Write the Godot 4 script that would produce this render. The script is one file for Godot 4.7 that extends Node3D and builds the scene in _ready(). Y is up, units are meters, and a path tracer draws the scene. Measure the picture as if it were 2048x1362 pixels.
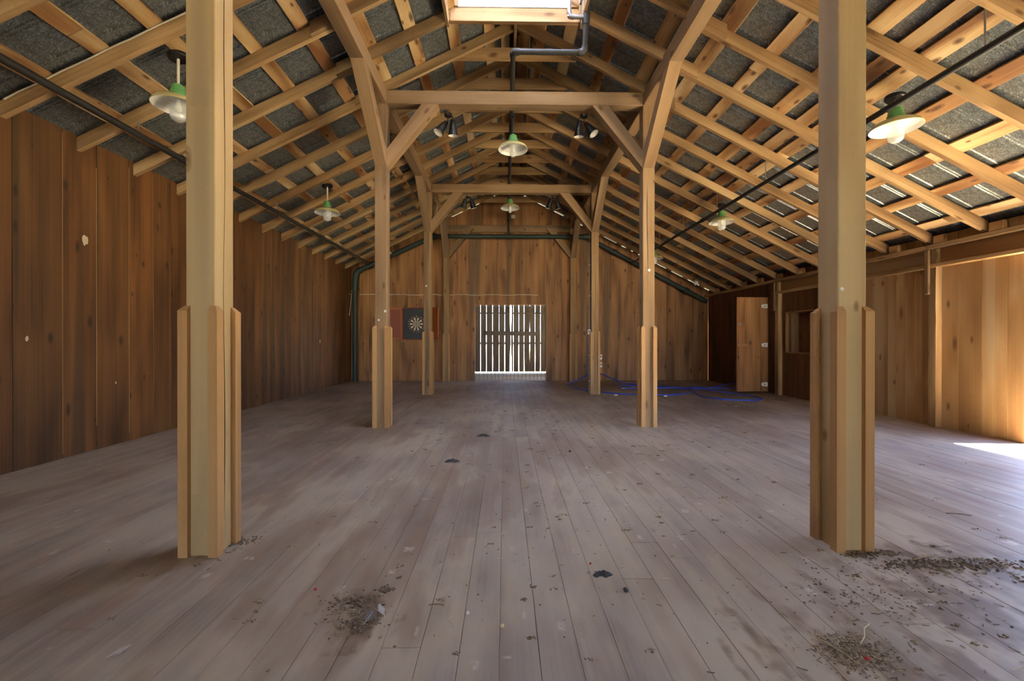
extends Node3D
# Disused timber barn: x right, y up, the gable wall with the wire gate lies towards -z.

const XC := 0.125          # ridge line
const RIDGE := 4.78        # underside of the rafters at the ridge
const ML := 0.493          # roof pitch, plain wall side
const MR := 0.506          # roof pitch, open door side
const XL := -3.92          # face of the plain side wall
const XR := 5.25           # face of the boards of the other side wall
const ZB := -11.1          # face of the gable wall
const ZF := 16.0            # face of the wall with the wide doorway
const RAF := 0.12          # vertical depth of a rafter
const STEP := 0.603        # rafter spacing
const SKYN := 3            # rafter bays that the skylight takes
const Z0 := -5.16          # a rafter beside the second frame

var rng := RandomNumberGenerator.new()
var M := {}

func _ready() -> void:
	rng.seed = 20
	_camera_and_light()
	_materials()
	_floor()
	_walls()
	_ceiling()
	_skylight()
	_frame()
	_beyond_the_gate()
	_side_door()
	_pipes()
	_small_marks()
	_lamps()
	_gable_things()
	_hose()
	_litter()

# ------------------------------------------------------------------ camera and light
func _camera_and_light() -> void:
	var cam := Camera3D.new()
	cam.name = "camera"
	cam.fov = rad_to_deg(2.0 * atan(681.0 / 865.0))
	cam.near = 0.05
	cam.far = 400.0
	add_child(cam)
	cam.position = Vector3(0, 1.053, 0)
	cam.rotation = Vector3(-0.002, -0.0162, 0)
	cam.current = true
	var env := Environment.new()
	env.background_mode = Environment.BG_SKY
	var sm := ProceduralSkyMaterial.new()
	sm.sky_top_color = Color(0.50, 0.64, 0.90)
	sm.sky_horizon_color = Color(0.86, 0.91, 0.97)
	sm.ground_horizon_color = Color(0.62, 0.60, 0.56)
	sm.ground_bottom_color = Color(0.45, 0.42, 0.38)
	sm.sky_energy_multiplier = 1.0
	var sky := Sky.new()
	sky.sky_material = sm
	env.sky = sky
	env.tonemap_mode = Environment.TONE_MAPPER_LINEAR
	env.tonemap_exposure = 15.5
	env.sdfgi_enabled = true
	env.ssao_enabled = true
	env.ssil_enabled = true
	var we := WorldEnvironment.new()
	we.name = "environment"
	we.environment = env
	add_child(we)
	var sun := DirectionalLight3D.new()
	sun.name = "sun"
	sun.light_color = Color(1.0, 0.95, 0.87)
	sun.light_energy = 4.0
	sun.light_angular_distance = 0.6
	sun.shadow_enabled = true
	sun.sky_mode = DirectionalLight3D.SKY_MODE_LIGHT_ONLY
	add_child(sun)
	var from := Vector3(0.42, 0.93, 0.03).normalized()
	sun.look_at_from_position(from * 30.0, Vector3.ZERO, Vector3.FORWARD)

# ------------------------------------------------------------------ mesh helpers
class Geo:
	var v := PackedVector3Array()
	var n := PackedVector3Array()
	var t := PackedVector2Array()
	var t2 := PackedVector2Array()
	var c := PackedColorArray()
	var tint := Color.WHITE
	func tri(a: Vector3, b: Vector3, d: Vector3, na: Vector3, nb: Vector3, nd: Vector3, ua: Vector2, ub: Vector2, ud: Vector2) -> void:
		if (b - a).cross(d - a).dot(na + nb + nd) > 0.0:
			var p := b; b = d; d = p
			p = nb; nb = nd; nd = p
			var q := ub; ub = ud; ud = q
		v.append(a); v.append(b); v.append(d)
		n.append(na); n.append(nb); n.append(nd)
		t.append(ua); t.append(ub); t.append(ud)
		c.append(tint); c.append(tint); c.append(tint)
	func quad(a: Vector3, b: Vector3, d: Vector3, e: Vector3, nn: Vector3, ua: Vector2, ub: Vector2, ud: Vector2, ue: Vector2) -> void:
		tri(a, b, d, nn, nn, nn, ua, ub, ud)
		tri(a, d, e, nn, nn, nn, ua, ud, ue)
	func mesh(mat: Material, world_uv2 := false, at := Vector3.ZERO) -> ArrayMesh:
		var a := []
		a.resize(Mesh.ARRAY_MAX)
		a[Mesh.ARRAY_VERTEX] = v
		a[Mesh.ARRAY_NORMAL] = n
		a[Mesh.ARRAY_TEX_UV] = t
		a[Mesh.ARRAY_COLOR] = c
		if world_uv2:
			for p in v:
				t2.append(Vector2((p.x + at.x + 4.2) / 9.8, (p.z + at.z + 11.4) / 13.4))
			a[Mesh.ARRAY_TEX_UV2] = t2
		var m := ArrayMesh.new()
		m.add_surface_from_arrays(Mesh.PRIMITIVE_TRIANGLES, a)
		m.surface_set_material(0, mat)
		return m

# texture covers TW metres across the grain and TL metres along it
const TW := 1.0
const TL := 4.0

func uvr() -> Vector2:
	return Vector2(rng.randf(), rng.randf())

func tone(base: Color, spread := 0.12, hue := 0.04) -> Color:
	var k := 1.0 + rng.randf_range(-spread, spread)
	var h := rng.randf_range(-hue, hue)
	return Color(base.r * k * (1.0 + h), base.g * k, base.b * k * (1.0 - h), 1.0)

# box centred on the origin; grain axis 0 x, 1 y, 2 z; chamfered edges
func box(g: Geo, size: Vector3, grain := 1, bevel := 0.0, at := Vector3.ZERO, basis := Basis.IDENTITY, uo := Vector2.ZERO) -> void:
	var h := size * 0.5
	var b := minf(bevel, minf(h.x, minf(h.y, h.z)) * 0.45)
	for a in 3:
		var p := (a + 1) % 3
		var q := (a + 2) % 3
		for s in [-1.0, 1.0]:
			var nn := Vector3.ZERO
			nn[a] = s
			var cs: Array[Vector3] = []
			for k in [[-1, -1], [1, -1], [1, 1], [-1, 1]]:
				var x := Vector3.ZERO
				x[a] = s * h[a]
				x[p] = k[0] * (h[p] - b)
				x[q] = k[1] * (h[q] - b)
				cs.append(x)
			_face(g, cs, nn, a, grain, at, basis, uo)
	if b <= 0.0:
		return
	for a in 3:
		var p := (a + 1) % 3
		var q := (a + 2) % 3
		for sp in [-1.0, 1.0]:
			for sq in [-1.0, 1.0]:
				var nn := Vector3.ZERO
				nn[p] = sp * 0.7071
				nn[q] = sq * 0.7071
				var cs: Array[Vector3] = []
				for k in [[-1, 0], [1, 0], [1, 1], [-1, 1]]:
					var x := Vector3.ZERO
					x[a] = k[0] * (h[a] - b)
					x[p] = sp * (h[p] - (b if k[1] == 1 else 0.0))
					x[q] = sq * (h[q] - (0.0 if k[1] == 1 else b))
					cs.append(x)
				_face(g, cs, nn, p, grain, at, basis, uo)
	for sx in [-1.0, 1.0]:
		for sy in [-1.0, 1.0]:
			for sz in [-1.0, 1.0]:
				var nn := basis * Vector3(sx, sy, sz).normalized()
				var x1 := at + basis * Vector3(sx * h.x, sy * (h.y - b), sz * (h.z - b))
				var x2 := at + basis * Vector3(sx * (h.x - b), sy * h.y, sz * (h.z - b))
				var x3 := at + basis * Vector3(sx * (h.x - b), sy * (h.y - b), sz * h.z)
				g.tri(x1, x2, x3, nn, nn, nn, uo, uo, uo)

func _face(g: Geo, cs: Array[Vector3], nn: Vector3, a: int, grain: int, at: Vector3, basis: Basis, uo: Vector2) -> void:
	var along := grain if grain != a else (a + 1) % 3
	var across := 3 - along - a
	var us: Array[Vector2] = []
	var ps: Array[Vector3] = []
	var sh := float(a) * 0.31
	for x in cs:
		us.append(uo + Vector2(x[across] / TW + sh, x[along] / TL))
		ps.append(at + basis * x)
	g.quad(ps[0], ps[1], ps[2], ps[3], (basis * nn).normalized(), us[0], us[1], us[2], us[3])

# polygon in x,y extruded from z0 to z1, grain along dir
func prism(g: Geo, poly: PackedVector2Array, z0: float, z1: float, dir: Vector2, uo := Vector2.ZERO, basis := Basis.IDENTITY, at := Vector3.ZERO) -> void:
	dir = dir.normalized()
	var per := Vector2(-dir.y, dir.x)
	var idx := Geometry2D.triangulate_polygon(poly)
	for e in [[z0, -1.0], [z1, 1.0]]:
		var nn := basis * Vector3(0, 0, signf(z1 - z0) * e[1])
		for i in range(0, idx.size(), 3):
			var p: Array[Vector3] = []
			var u: Array[Vector2] = []
			for k in 3:
				var q := poly[idx[i + k]]
				p.append(at + basis * Vector3(q.x, q.y, e[0]))
				u.append(uo + Vector2(q.dot(per) / TW + e[1] * 0.2, q.dot(dir) / TL))
			g.tri(p[0], p[1], p[2], nn, nn, nn, u[0], u[1], u[2])
	var area := 0.0
	for i in poly.size():
		area += poly[i].cross(poly[(i + 1) % poly.size()])
	for i in poly.size():
		var a := poly[i]
		var b := poly[(i + 1) % poly.size()]
		var ed := (b - a).normalized()
		var o := Vector2(ed.y, -ed.x) * signf(area)
		var nn := basis * Vector3(o.x, o.y, 0)
		var ua := uo + Vector2(0.4, a.dot(dir) / TL)
		var ub := uo + Vector2(0.4 + absf(ed.dot(per)) * a.distance_to(b) / TW, b.dot(dir) / TL)
		var w := Vector2(absf(z1 - z0) / TW, 0)
		g.quad(at + basis * Vector3(a.x, a.y, z0), at + basis * Vector3(b.x, b.y, z0), at + basis * Vector3(b.x, b.y, z1), at + basis * Vector3(a.x, a.y, z1), nn, ua, ub, ub + w, ua + w)

# tube along points
func tube(g: Geo, pts: Array, r: float, sides := 12, caps := true) -> void:
	var frames := []
	var up := Vector3.UP
	var d0: Vector3 = (pts[1] - pts[0]).normalized()
	if absf(d0.dot(up)) > 0.95:
		up = Vector3.RIGHT
	var x := up.cross(d0).normalized()
	for i in pts.size():
		var d: Vector3
		if i == 0:
			d = (pts[1] - pts[0]).normalized()
		elif i == pts.size() - 1:
			d = (pts[i] - pts[i - 1]).normalized()
		else:
			d = ((pts[i + 1] - pts[i]).normalized() + (pts[i] - pts[i - 1]).normalized()).normalized()
		x = (x - d * x.dot(d)).normalized()
		frames.append([x, d.cross(x), d])
	var len := 0.0
	for i in pts.size() - 1:
		var seg: float = pts[i].distance_to(pts[i + 1])
		for k in sides:
			var a0 := TAU * k / sides
			var a1 := TAU * (k + 1) / sides
			var n00: Vector3 = frames[i][0] * cos(a0) + frames[i][1] * sin(a0)
			var n01: Vector3 = frames[i][0] * cos(a1) + frames[i][1] * sin(a1)
			var n10: Vector3 = frames[i + 1][0] * cos(a0) + frames[i + 1][1] * sin(a0)
			var n11: Vector3 = frames[i + 1][0] * cos(a1) + frames[i + 1][1] * sin(a1)
			var u0 := Vector2(float(k) / sides, len / 0.5)
			var u1 := Vector2(float(k + 1) / sides, len / 0.5)
			var w := Vector2(0, seg / 0.5)
			g.tri(pts[i] + n00 * r, pts[i] + n01 * r, pts[i + 1] + n11 * r, n00, n01, n11, u0, u1, u1 + w)
			g.tri(pts[i] + n00 * r, pts[i + 1] + n11 * r, pts[i + 1] + n10 * r, n00, n11, n10, u0, u1 + w, u0 + w)
		len += seg
	if caps:
		for e in [0, pts.size() - 1]:
			var nn: Vector3 = frames[e][2] * (-1.0 if e == 0 else 1.0)
			for k in sides:
				var a0 := TAU * k / sides
				var a1 := TAU * (k + 1) / sides
				g.tri(pts[e], pts[e] + (frames[e][0] * cos(a0) + frames[e][1] * sin(a0)) * r, pts[e] + (frames[e][0] * cos(a1) + frames[e][1] * sin(a1)) * r, nn, nn, nn, Vector2.ZERO, Vector2.ZERO, Vector2.ZERO)

# lathe round y: profile of (radius, height), outward to the left of its direction upwards
func lathe(g: Geo, prof: Array, sides := 24, at := Vector3.ZERO, basis := Basis.IDENTITY, flip := false) -> void:
	for i in prof.size() - 1:
		var p: Vector2 = prof[i]
		var q: Vector2 = prof[i + 1]
		var e := (q - p).normalized()
		var o := Vector2(e.y, -e.x) * (-1.0 if flip else 1.0)
		for k in sides:
			var a0 := TAU * k / sides
			var a1 := TAU * (k + 1) / sides
			var r0 := Vector3(cos(a0), 0, sin(a0))
			var r1 := Vector3(cos(a1), 0, sin(a1))
			var n0 := basis * (r0 * o.x + Vector3.UP * o.y)
			var n1 := basis * (r1 * o.x + Vector3.UP * o.y)
			var A := at + basis * (r0 * p.x + Vector3.UP * p.y)
			var B := at + basis * (r1 * p.x + Vector3.UP * p.y)
			var C := at + basis * (r1 * q.x + Vector3.UP * q.y)
			var D := at + basis * (r0 * q.x + Vector3.UP * q.y)
			var u := Vector2(float(k) / sides, p.y)
			if p.x > 1e-5:
				g.tri(A, B, C, n0, n1, n1, u, u, u)
			if q.x > 1e-5:
				g.tri(A, C, D, n0, n1, n0, u, u, u)

func put(called: String, m: Mesh, parent: Node, at := Vector3.ZERO, basis := Basis.IDENTITY) -> MeshInstance3D:
	var o := MeshInstance3D.new()
	o.name = called
	o.mesh = m
	parent.add_child(o, true)
	o.transform = Transform3D(basis, at)
	return o

var counts := {}
func numbered(called: String) -> String:
	var k: int = counts.get(called, 0)
	counts[called] = k + 1
	return called if k == 0 else "%s_%03d" % [called, k]

func thing(called: String, label: String, category: String, at := Vector3.ZERO, group := "") -> Node3D:
	var o := Node3D.new()
	o.name = numbered(called)
	add_child(o)
	o.position = at
	tag(o, label, category, group)
	return o

func tag(o: Node, label: String, category: String, group := "") -> void:
	o.set_meta("label", label)
	o.set_meta("category", category)
	if group != "":
		o.set_meta("group", group)

func setting(called: String) -> Node3D:
	var o := Node3D.new()
	o.name = called
	add_child(o)
	o.set_meta("kind", "structure")
	return o

func one(called: String, g: Geo, mat: Material, at: Vector3, label: String, category: String, group := "") -> MeshInstance3D:
	var o := put(numbered(called), g.mesh(mat), self, at)
	tag(o, label, category, group)
	return o

# ------------------------------------------------------------------ materials
func layer(sd: int, freq: float, w: int, h: int, sw: int, sh: int, oct := 3, kind := FastNoiseLite.TYPE_SIMPLEX_SMOOTH) -> PackedByteArray:
	var f := FastNoiseLite.new()
	f.seed = sd
	f.noise_type = kind
	f.frequency = freq
	f.fractal_octaves = oct
	if kind == FastNoiseLite.TYPE_CELLULAR:
		f.cellular_return_type = FastNoiseLite.RETURN_CELL_VALUE
	var im := f.get_seamless_image(sw, sh)
	im.convert(Image.FORMAT_L8)
	if sw != w or sh != h:
		im.resize(w, h, Image.INTERPOLATE_CUBIC)
	return im.get_data()

func ramp(stops: Array, x: float) -> Color:
	x = clampf(x, 0.0, 1.0) * (stops.size() - 1)
	var i := mini(int(x), stops.size() - 2)
	return (stops[i] as Color).lerp(stops[i + 1], x - i)

# wood: sRGB ramp from dark to light, knots, stain streaks of another colour
func wood(sd: int, stops: Array, knots: int, knot_color: Color, stain: Color, stain_amount: float, patch: float, fine: float, contrast := 1.5) -> ImageTexture:
	var w := 512
	var h := 1024
	var a := layer(sd, 0.11, w, h, 512, 14, 3)
	var b := layer(sd + 1, 0.05, w, h, 128, 16, 3)
	var c := layer(sd + 2, 0.03, w, h, 64, 64, 3)
	var s := layer(sd + 3, 0.035, w, h, 64, 10, 2)
	var e := layer(sd + 4, 0.22, w, h, 256, 256, 2)
	var kn := PackedFloat32Array()
	kn.resize(w * h)
	var r := RandomNumberGenerator.new()
	r.seed = sd
	for k in knots:
		var cx := r.randi_range(0, w - 1)
		var cy := r.randi_range(0, h - 1)
		var rx := r.randf_range(4.0, 13.0)
		var ry := rx * r.randf_range(0.5, 1.1)
		for y in range(-int(ry * 3), int(ry * 3) + 1):
			for x in range(-int(rx * 2), int(rx * 2) + 1):
				var d := sqrt(x * x / (rx * rx) + y * y / (ry * ry * 2.2))
				if d < 1.6:
					var i := posmod(cy + y, h) * w + posmod(cx + x, w)
					var ring := 0.75 + 0.25 * sin(d * 14.0)
					kn[i] = maxf(kn[i], clampf(1.35 - d, 0.0, 1.0) * ring)
	var tab := []
	for i in 256:
		tab.append(ramp(stops, i / 255.0))
	var data := PackedByteArray()
	data.resize(w * h * 3)
	for i in w * h:
		var x := a[i] / 255.0 * fine + b[i] / 255.0 * (1.0 - fine - patch) + c[i] / 255.0 * patch
		x = 0.5 + (x - 0.5) * contrast + (e[i] / 255.0 - 0.5) * 0.10
		var col: Color = tab[clampi(int(x * 255.0), 0, 255)]
		var st := clampf((s[i] / 255.0 - (1.0 - stain_amount)) * 6.0, 0.0, 1.0) * (0.55 + 0.45 * c[i] / 255.0)
		col = col.lerp(stain, st * 0.75)
		if kn[i] > 0.0:
			col = col.lerp(knot_color, kn[i])
		data[i * 3] = clampi(int(col.r * 255.0), 0, 255)
		data[i * 3 + 1] = clampi(int(col.g * 255.0), 0, 255)
		data[i * 3 + 2] = clampi(int(col.b * 255.0), 0, 255)
	return ImageTexture.create_from_image(Image.create_from_data(w, h, false, Image.FORMAT_RGB8, data))

func relief(sd: int, saw: float) -> ImageTexture:
	var w := 256
	var h := 1024
	var a := layer(sd, 0.2, w, h, 256, 20, 3)
	var c := layer(sd + 1, 0.02, w, h, 64, 64, 2)
	var data := PackedByteArray()
	data.resize(w * h)
	for y in h:
		for x in w:
			var i := y * w + x
			# marks of the saw every 11 mm, slightly bowed
			var v := a[i] / 255.0 * (1.0 - saw) + saw * (0.5 + 0.5 * sin(TAU * (y * 360.0 / h + x * 3.0 / w + c[i] / 255.0 * 6.0)))
			data[i] = clampi(int(v * 255.0), 0, 255)
	return ImageTexture.create_from_image(Image.create_from_data(w, h, false, Image.FORMAT_L8, data))

func plain(called: String, col: Color, rough := 0.8, metal := 0.0) -> StandardMaterial3D:
	var m := StandardMaterial3D.new()
	m.resource_name = called
	m.albedo_color = col
	m.roughness = rough
	m.metallic = metal
	m.vertex_color_use_as_albedo = true
	M[called] = m
	return m

func timber(called: String, tex: Texture2D, rough: float, bump: Texture2D = null, depth := 0.0) -> StandardMaterial3D:
	var m := plain(called, Color.WHITE, rough)
	m.albedo_texture = tex
	if bump:
		m.heightmap_enabled = true
		m.heightmap_texture = bump
		m.heightmap_scale = depth
	return m

func _materials() -> void:
	var saw := relief(70, 0.5)
	var grain := relief(75, 0.0)
	timber("post", wood(11, [Color8(170, 144, 104), Color8(190, 165, 122), Color8(202, 180, 138)], 6, Color8(124, 98, 68), Color8(158, 138, 110), 0.2, 0.65, 0.12, 1.1), 0.85, saw, 0.05)
	timber("guard", wood(21, [Color8(168, 126, 80), Color8(190, 148, 98), Color8(204, 166, 116)], 3, Color8(136, 98, 62), Color8(156, 122, 88), 0.2, 0.5, 0.2, 1.1), 0.8)
	timber("beam", wood(31, [Color8(124, 97, 70), Color8(160, 130, 96), Color8(178, 150, 116)], 12, Color8(92, 70, 50), Color8(120, 102, 86), 0.3, 0.55, 0.2, 1.3), 0.85, saw, 0.03)
	timber("rafter", wood(41, [Color8(122, 94, 62), Color8(170, 138, 98), Color8(198, 168, 126)], 14, Color8(98, 70, 44), Color8(128, 106, 82), 0.36, 0.6, 0.2, 1.7), 0.85, grain, 0.02)
	timber("sheathing", wood(51, [Color8(128, 86, 50), Color8(190, 154, 108), Color8(222, 198, 156)], 70, Color8(72, 44, 26), Color8(140, 92, 52), 0.36, 0.72, 0.1, 2.1), 0.8, grain, 0.03)
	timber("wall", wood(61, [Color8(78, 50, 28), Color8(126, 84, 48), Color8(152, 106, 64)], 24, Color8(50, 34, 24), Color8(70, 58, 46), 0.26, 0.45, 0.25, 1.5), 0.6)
	timber("gable", wood(64, [Color8(100, 66, 38), Color8(160, 112, 66), Color8(184, 138, 90)], 13, Color8(64, 42, 28), Color8(92, 76, 60), 0.26, 0.45, 0.3, 1.5), 0.6)
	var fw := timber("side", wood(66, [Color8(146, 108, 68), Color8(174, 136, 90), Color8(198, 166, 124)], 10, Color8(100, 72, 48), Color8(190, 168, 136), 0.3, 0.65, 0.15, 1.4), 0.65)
	fw.metallic_specular = 0.45
	var fl := timber("floor", wood(81, [Color8(130, 116, 102), Color8(160, 147, 133), Color8(176, 163, 148)], 4, Color8(116, 98, 84), Color8(142, 118, 100), 0.22, 0.45, 0.25, 1.2), 0.5)
	fl.detail_enabled = true
	fl.detail_blend_mode = BaseMaterial3D.BLEND_MODE_MIX
	fl.detail_uv_layer = BaseMaterial3D.DETAIL_UV_2
	fl.detail_albedo = _dust()
	timber("grey_board", wood(91, [Color8(62, 59, 57), Color8(86, 82, 79), Color8(104, 99, 95)], 10, Color8(48, 43, 40), Color8(72, 70, 70), 0.3, 0.3, 0.4), 0.8)
	# galvanised sheet with spangle
	var sp := layer(95, 0.16, 512, 512, 512, 512, 1, FastNoiseLite.TYPE_CELLULAR)
	var gr := layer(96, 0.012, 512, 512, 512, 512, 4)
	var data := PackedByteArray()
	data.resize(512 * 512 * 3)
	for i in 512 * 512:
		var q := sp[i] / 255.0
		var v := 108.0 + q * q * q * 74.0 + (gr[i] / 255.0 - 0.5) * 40.0
		data[i * 3] = clampi(int(v * 0.95), 0, 255)
		data[i * 3 + 1] = clampi(int(v), 0, 255)
		data[i * 3 + 2] = clampi(int(v * 1.02), 0, 255)
	var galv := plain("galvanised", Color.WHITE, 0.3, 0.5)
	galv.albedo_texture = ImageTexture.create_from_image(Image.create_from_data(512, 512, false, Image.FORMAT_RGB8, data))
	plain("iron", Color8(54, 54, 54), 0.55, 0.35)
	plain("green_iron", Color8(52, 66, 62), 0.55, 0.2)
	plain("steel", Color8(150, 150, 152), 0.35, 0.8)
	plain("green", Color8(92, 150, 84), 0.35)
	plain("beige", Color8(188, 176, 122), 0.45)
	plain("white_enamel", Color8(240, 238, 232), 0.3)
	plain("black", Color8(26, 26, 28), 0.4)
	plain("white", Color8(232, 230, 226), 0.55)
	plain("cord", Color8(214, 206, 186), 0.6)
	plain("blue", Color8(58, 82, 186), 0.45)
	plain("cherry", Color8(140, 66, 34), 0.5)
	plain("cherry_light", Color8(176, 98, 50), 0.5)
	plain("ground", Color8(176, 168, 138), 0.95)
	plain("print", Color.WHITE, 0.7)
	plain("crumb", Color.WHITE, 0.95)
	plain("tongue", Color8(196, 158, 100), 0.8)
	plain("cloth", Color8(62, 62, 64), 0.9)
	var glass := plain("jar_glass", Color(0.96, 0.98, 0.97, 0.25), 0.06)
	glass.transparency = BaseMaterial3D.TRANSPARENCY_ALPHA
	glass.vertex_color_use_as_albedo = false
	var pane := plain("skylight_sheet", Color(0.91, 0.94, 1.0), 0.5)
	pane.backlight_enabled = true
	pane.backlight = Color(1, 1, 1)

# dust, red-brown worn stain, dirt and droppings on the floor; covers the whole floor once
func _dust() -> ImageTexture:
	var w := 1024
	var h := 1400
	var a := layer(201, 0.006, w, h, w, h, 5)
	var b := layer(202, 0.012, w, h, 512, 350, 5)
	var c := layer(203, 0.05, w, h, 1024, 350, 4)
	var d := layer(204, 0.09, w, h, w, h, 3)
	var r := RandomNumberGenerator.new()
	r.seed = 5
	var data := PackedByteArray()
	data.resize(w * h * 4)
	# places of heavier dirt: world x, z, radius
	var dirt := [[1.15, -1.45, 0.42], [1.35, -1.3, 0.35], [2.1, -1.95, 0.35], [2.5, -1.85, 0.35], [-0.58, -1.65, 0.2], [1.6, -1.75, 0.35], [2.0, -1.5, 0.5], [4.6, -7.5, 0.4]]
	for y in h:
		var wz := y / float(h) * 13.4 - 11.4
		for x in w:
			var i := y * w + x
			var wx := x / float(w) * 9.8 - 4.2
			var A := a[i] / 255.0
			var B := b[i] / 255.0
			var C := c[i] / 255.0
			var D := d[i] / 255.0
			var dust := clampf((A * 0.6 + C * 0.4 - 0.34) * 3.0, 0.0, 1.0) * 0.78
			var brown := clampf((B * 0.65 + C * 0.35 - 0.52) * 4.5, 0.0, 1.0) * 0.6
			var soil := 0.0
			for q in dirt:
				var dx: float = wx - q[0]
				var dz: float = wz - q[1]
				var dd: float = (dx * dx + dz * dz) / (q[2] * q[2])
				if dd < 1.0:
					soil = maxf(soil, clampf((1.0 - dd) * 0.9 + (C - 0.62) * 3.2 + (D - 0.5) * 1.6, 0.0, 1.0))
			var col := Color(0.745, 0.695, 0.605)
			var al := dust
			if brown > 0.0:
				col = col.lerp(Color(0.43, 0.33, 0.26), brown / (brown + dust * 0.6 + 0.01))
				al = maxf(al, brown)
			if soil > 0.0:
				col = col.lerp(Color(0.44, 0.36, 0.27), soil)
				al = maxf(al, soil * 0.7)
			data[i * 4] = int(col.r * 255.0)
			data[i * 4 + 1] = int(col.g * 255.0)
			data[i * 4 + 2] = int(col.b * 255.0)
			data[i * 4 + 3] = int(clampf(al, 0.0, 1.0) * 255.0)
	# pale droppings and chips ground into the boards
	for k in 420:
		var cx := r.randi_range(4, w - 5)
		var cy := r.randi_range(int(h * 0.35), int(h * 0.82))
		var rx := r.randi_range(0, 2)
		var ry := r.randi_range(0, 2)
		for y in range(-ry, ry + 1):
			for x in range(-rx, rx + 1):
				if r.randf() < 0.75:
					var i := (cy + y) * w + cx + x
					data[i * 4] = 206
					data[i * 4 + 1] = 198
					data[i * 4 + 2] = 186
					data[i * 4 + 3] = r.randi_range(90, 220)
	return ImageTexture.create_from_image(Image.create_from_data(w, h, false, Image.FORMAT_RGBA8, data))

# ------------------------------------------------------------------ floor
func _floor() -> void:
	var f := setting("floor")
	var g := Geo.new()
	box(g, Vector3(XR - XL + 0.2, 0.05, ZF - ZB + 0.3), 2, 0.0, Vector3((XL + XR) / 2, -0.055, (ZF + ZB) / 2))
	put("subfloor", g.mesh(M.beam), f)
	g = Geo.new()
	box(g, Vector3(XR - XL, 0.025, ZF - 1.2), 2, 0.0, Vector3((XL + XR) / 2, -0.0125, (ZF + 1.2) / 2))
	put("boarding", g.mesh(M.floor, true), f)
	var x := XL
	var w := 0.1345
	var k := 0
	while x < XR - 0.01:
		var x1 := minf(x + w, XR)
		var z := 1.2
		var first := rng.randf_range(1.6, 3.6)
		while z > ZB + 0.01:
			var z1 := maxf(z - (first if z == 1.2 else rng.randf_range(3.2, 4.9)), ZB)
			if z1 - ZB < 1.2:
				z1 = ZB
			var p := Geo.new()
			p.tint = tone(Color(1, 1, 1), 0.05, 0.015)
			var at := Vector3((x + x1) / 2, -0.0125 + rng.randf_range(-0.0006, 0.0006), (z + z1) / 2)
			box(p, Vector3(x1 - x - 0.0014, 0.025, z - z1 - 0.0015), 2, 0.0008, Vector3.ZERO, Basis.IDENTITY, uvr())
			put("plank", p.mesh(M.floor, true, at), f, at)
			z = z1
			k += 1
		x = x1

# ------------------------------------------------------------------ walls
func roof_y(x: float) -> float:
	return RIDGE - (ML * (XC - x) if x < XC else MR * (x - XC))

func edges(from: float, to: float, lo: float, hi: float, fixed := []) -> Array:
	var out := [from]
	var all: Array = fixed.duplicate()
	all.append(to)
	for stop in all:
		var span: float = stop - out[-1]
		var n := maxi(1, int(round(absf(span) / ((lo + hi) / 2))))
		var start: float = out[-1]
		for i in range(1, n):
			out.append(start + span * (i + rng.randf_range(-0.22, 0.22)) / n)
		out.append(stop)
	return out

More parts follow.
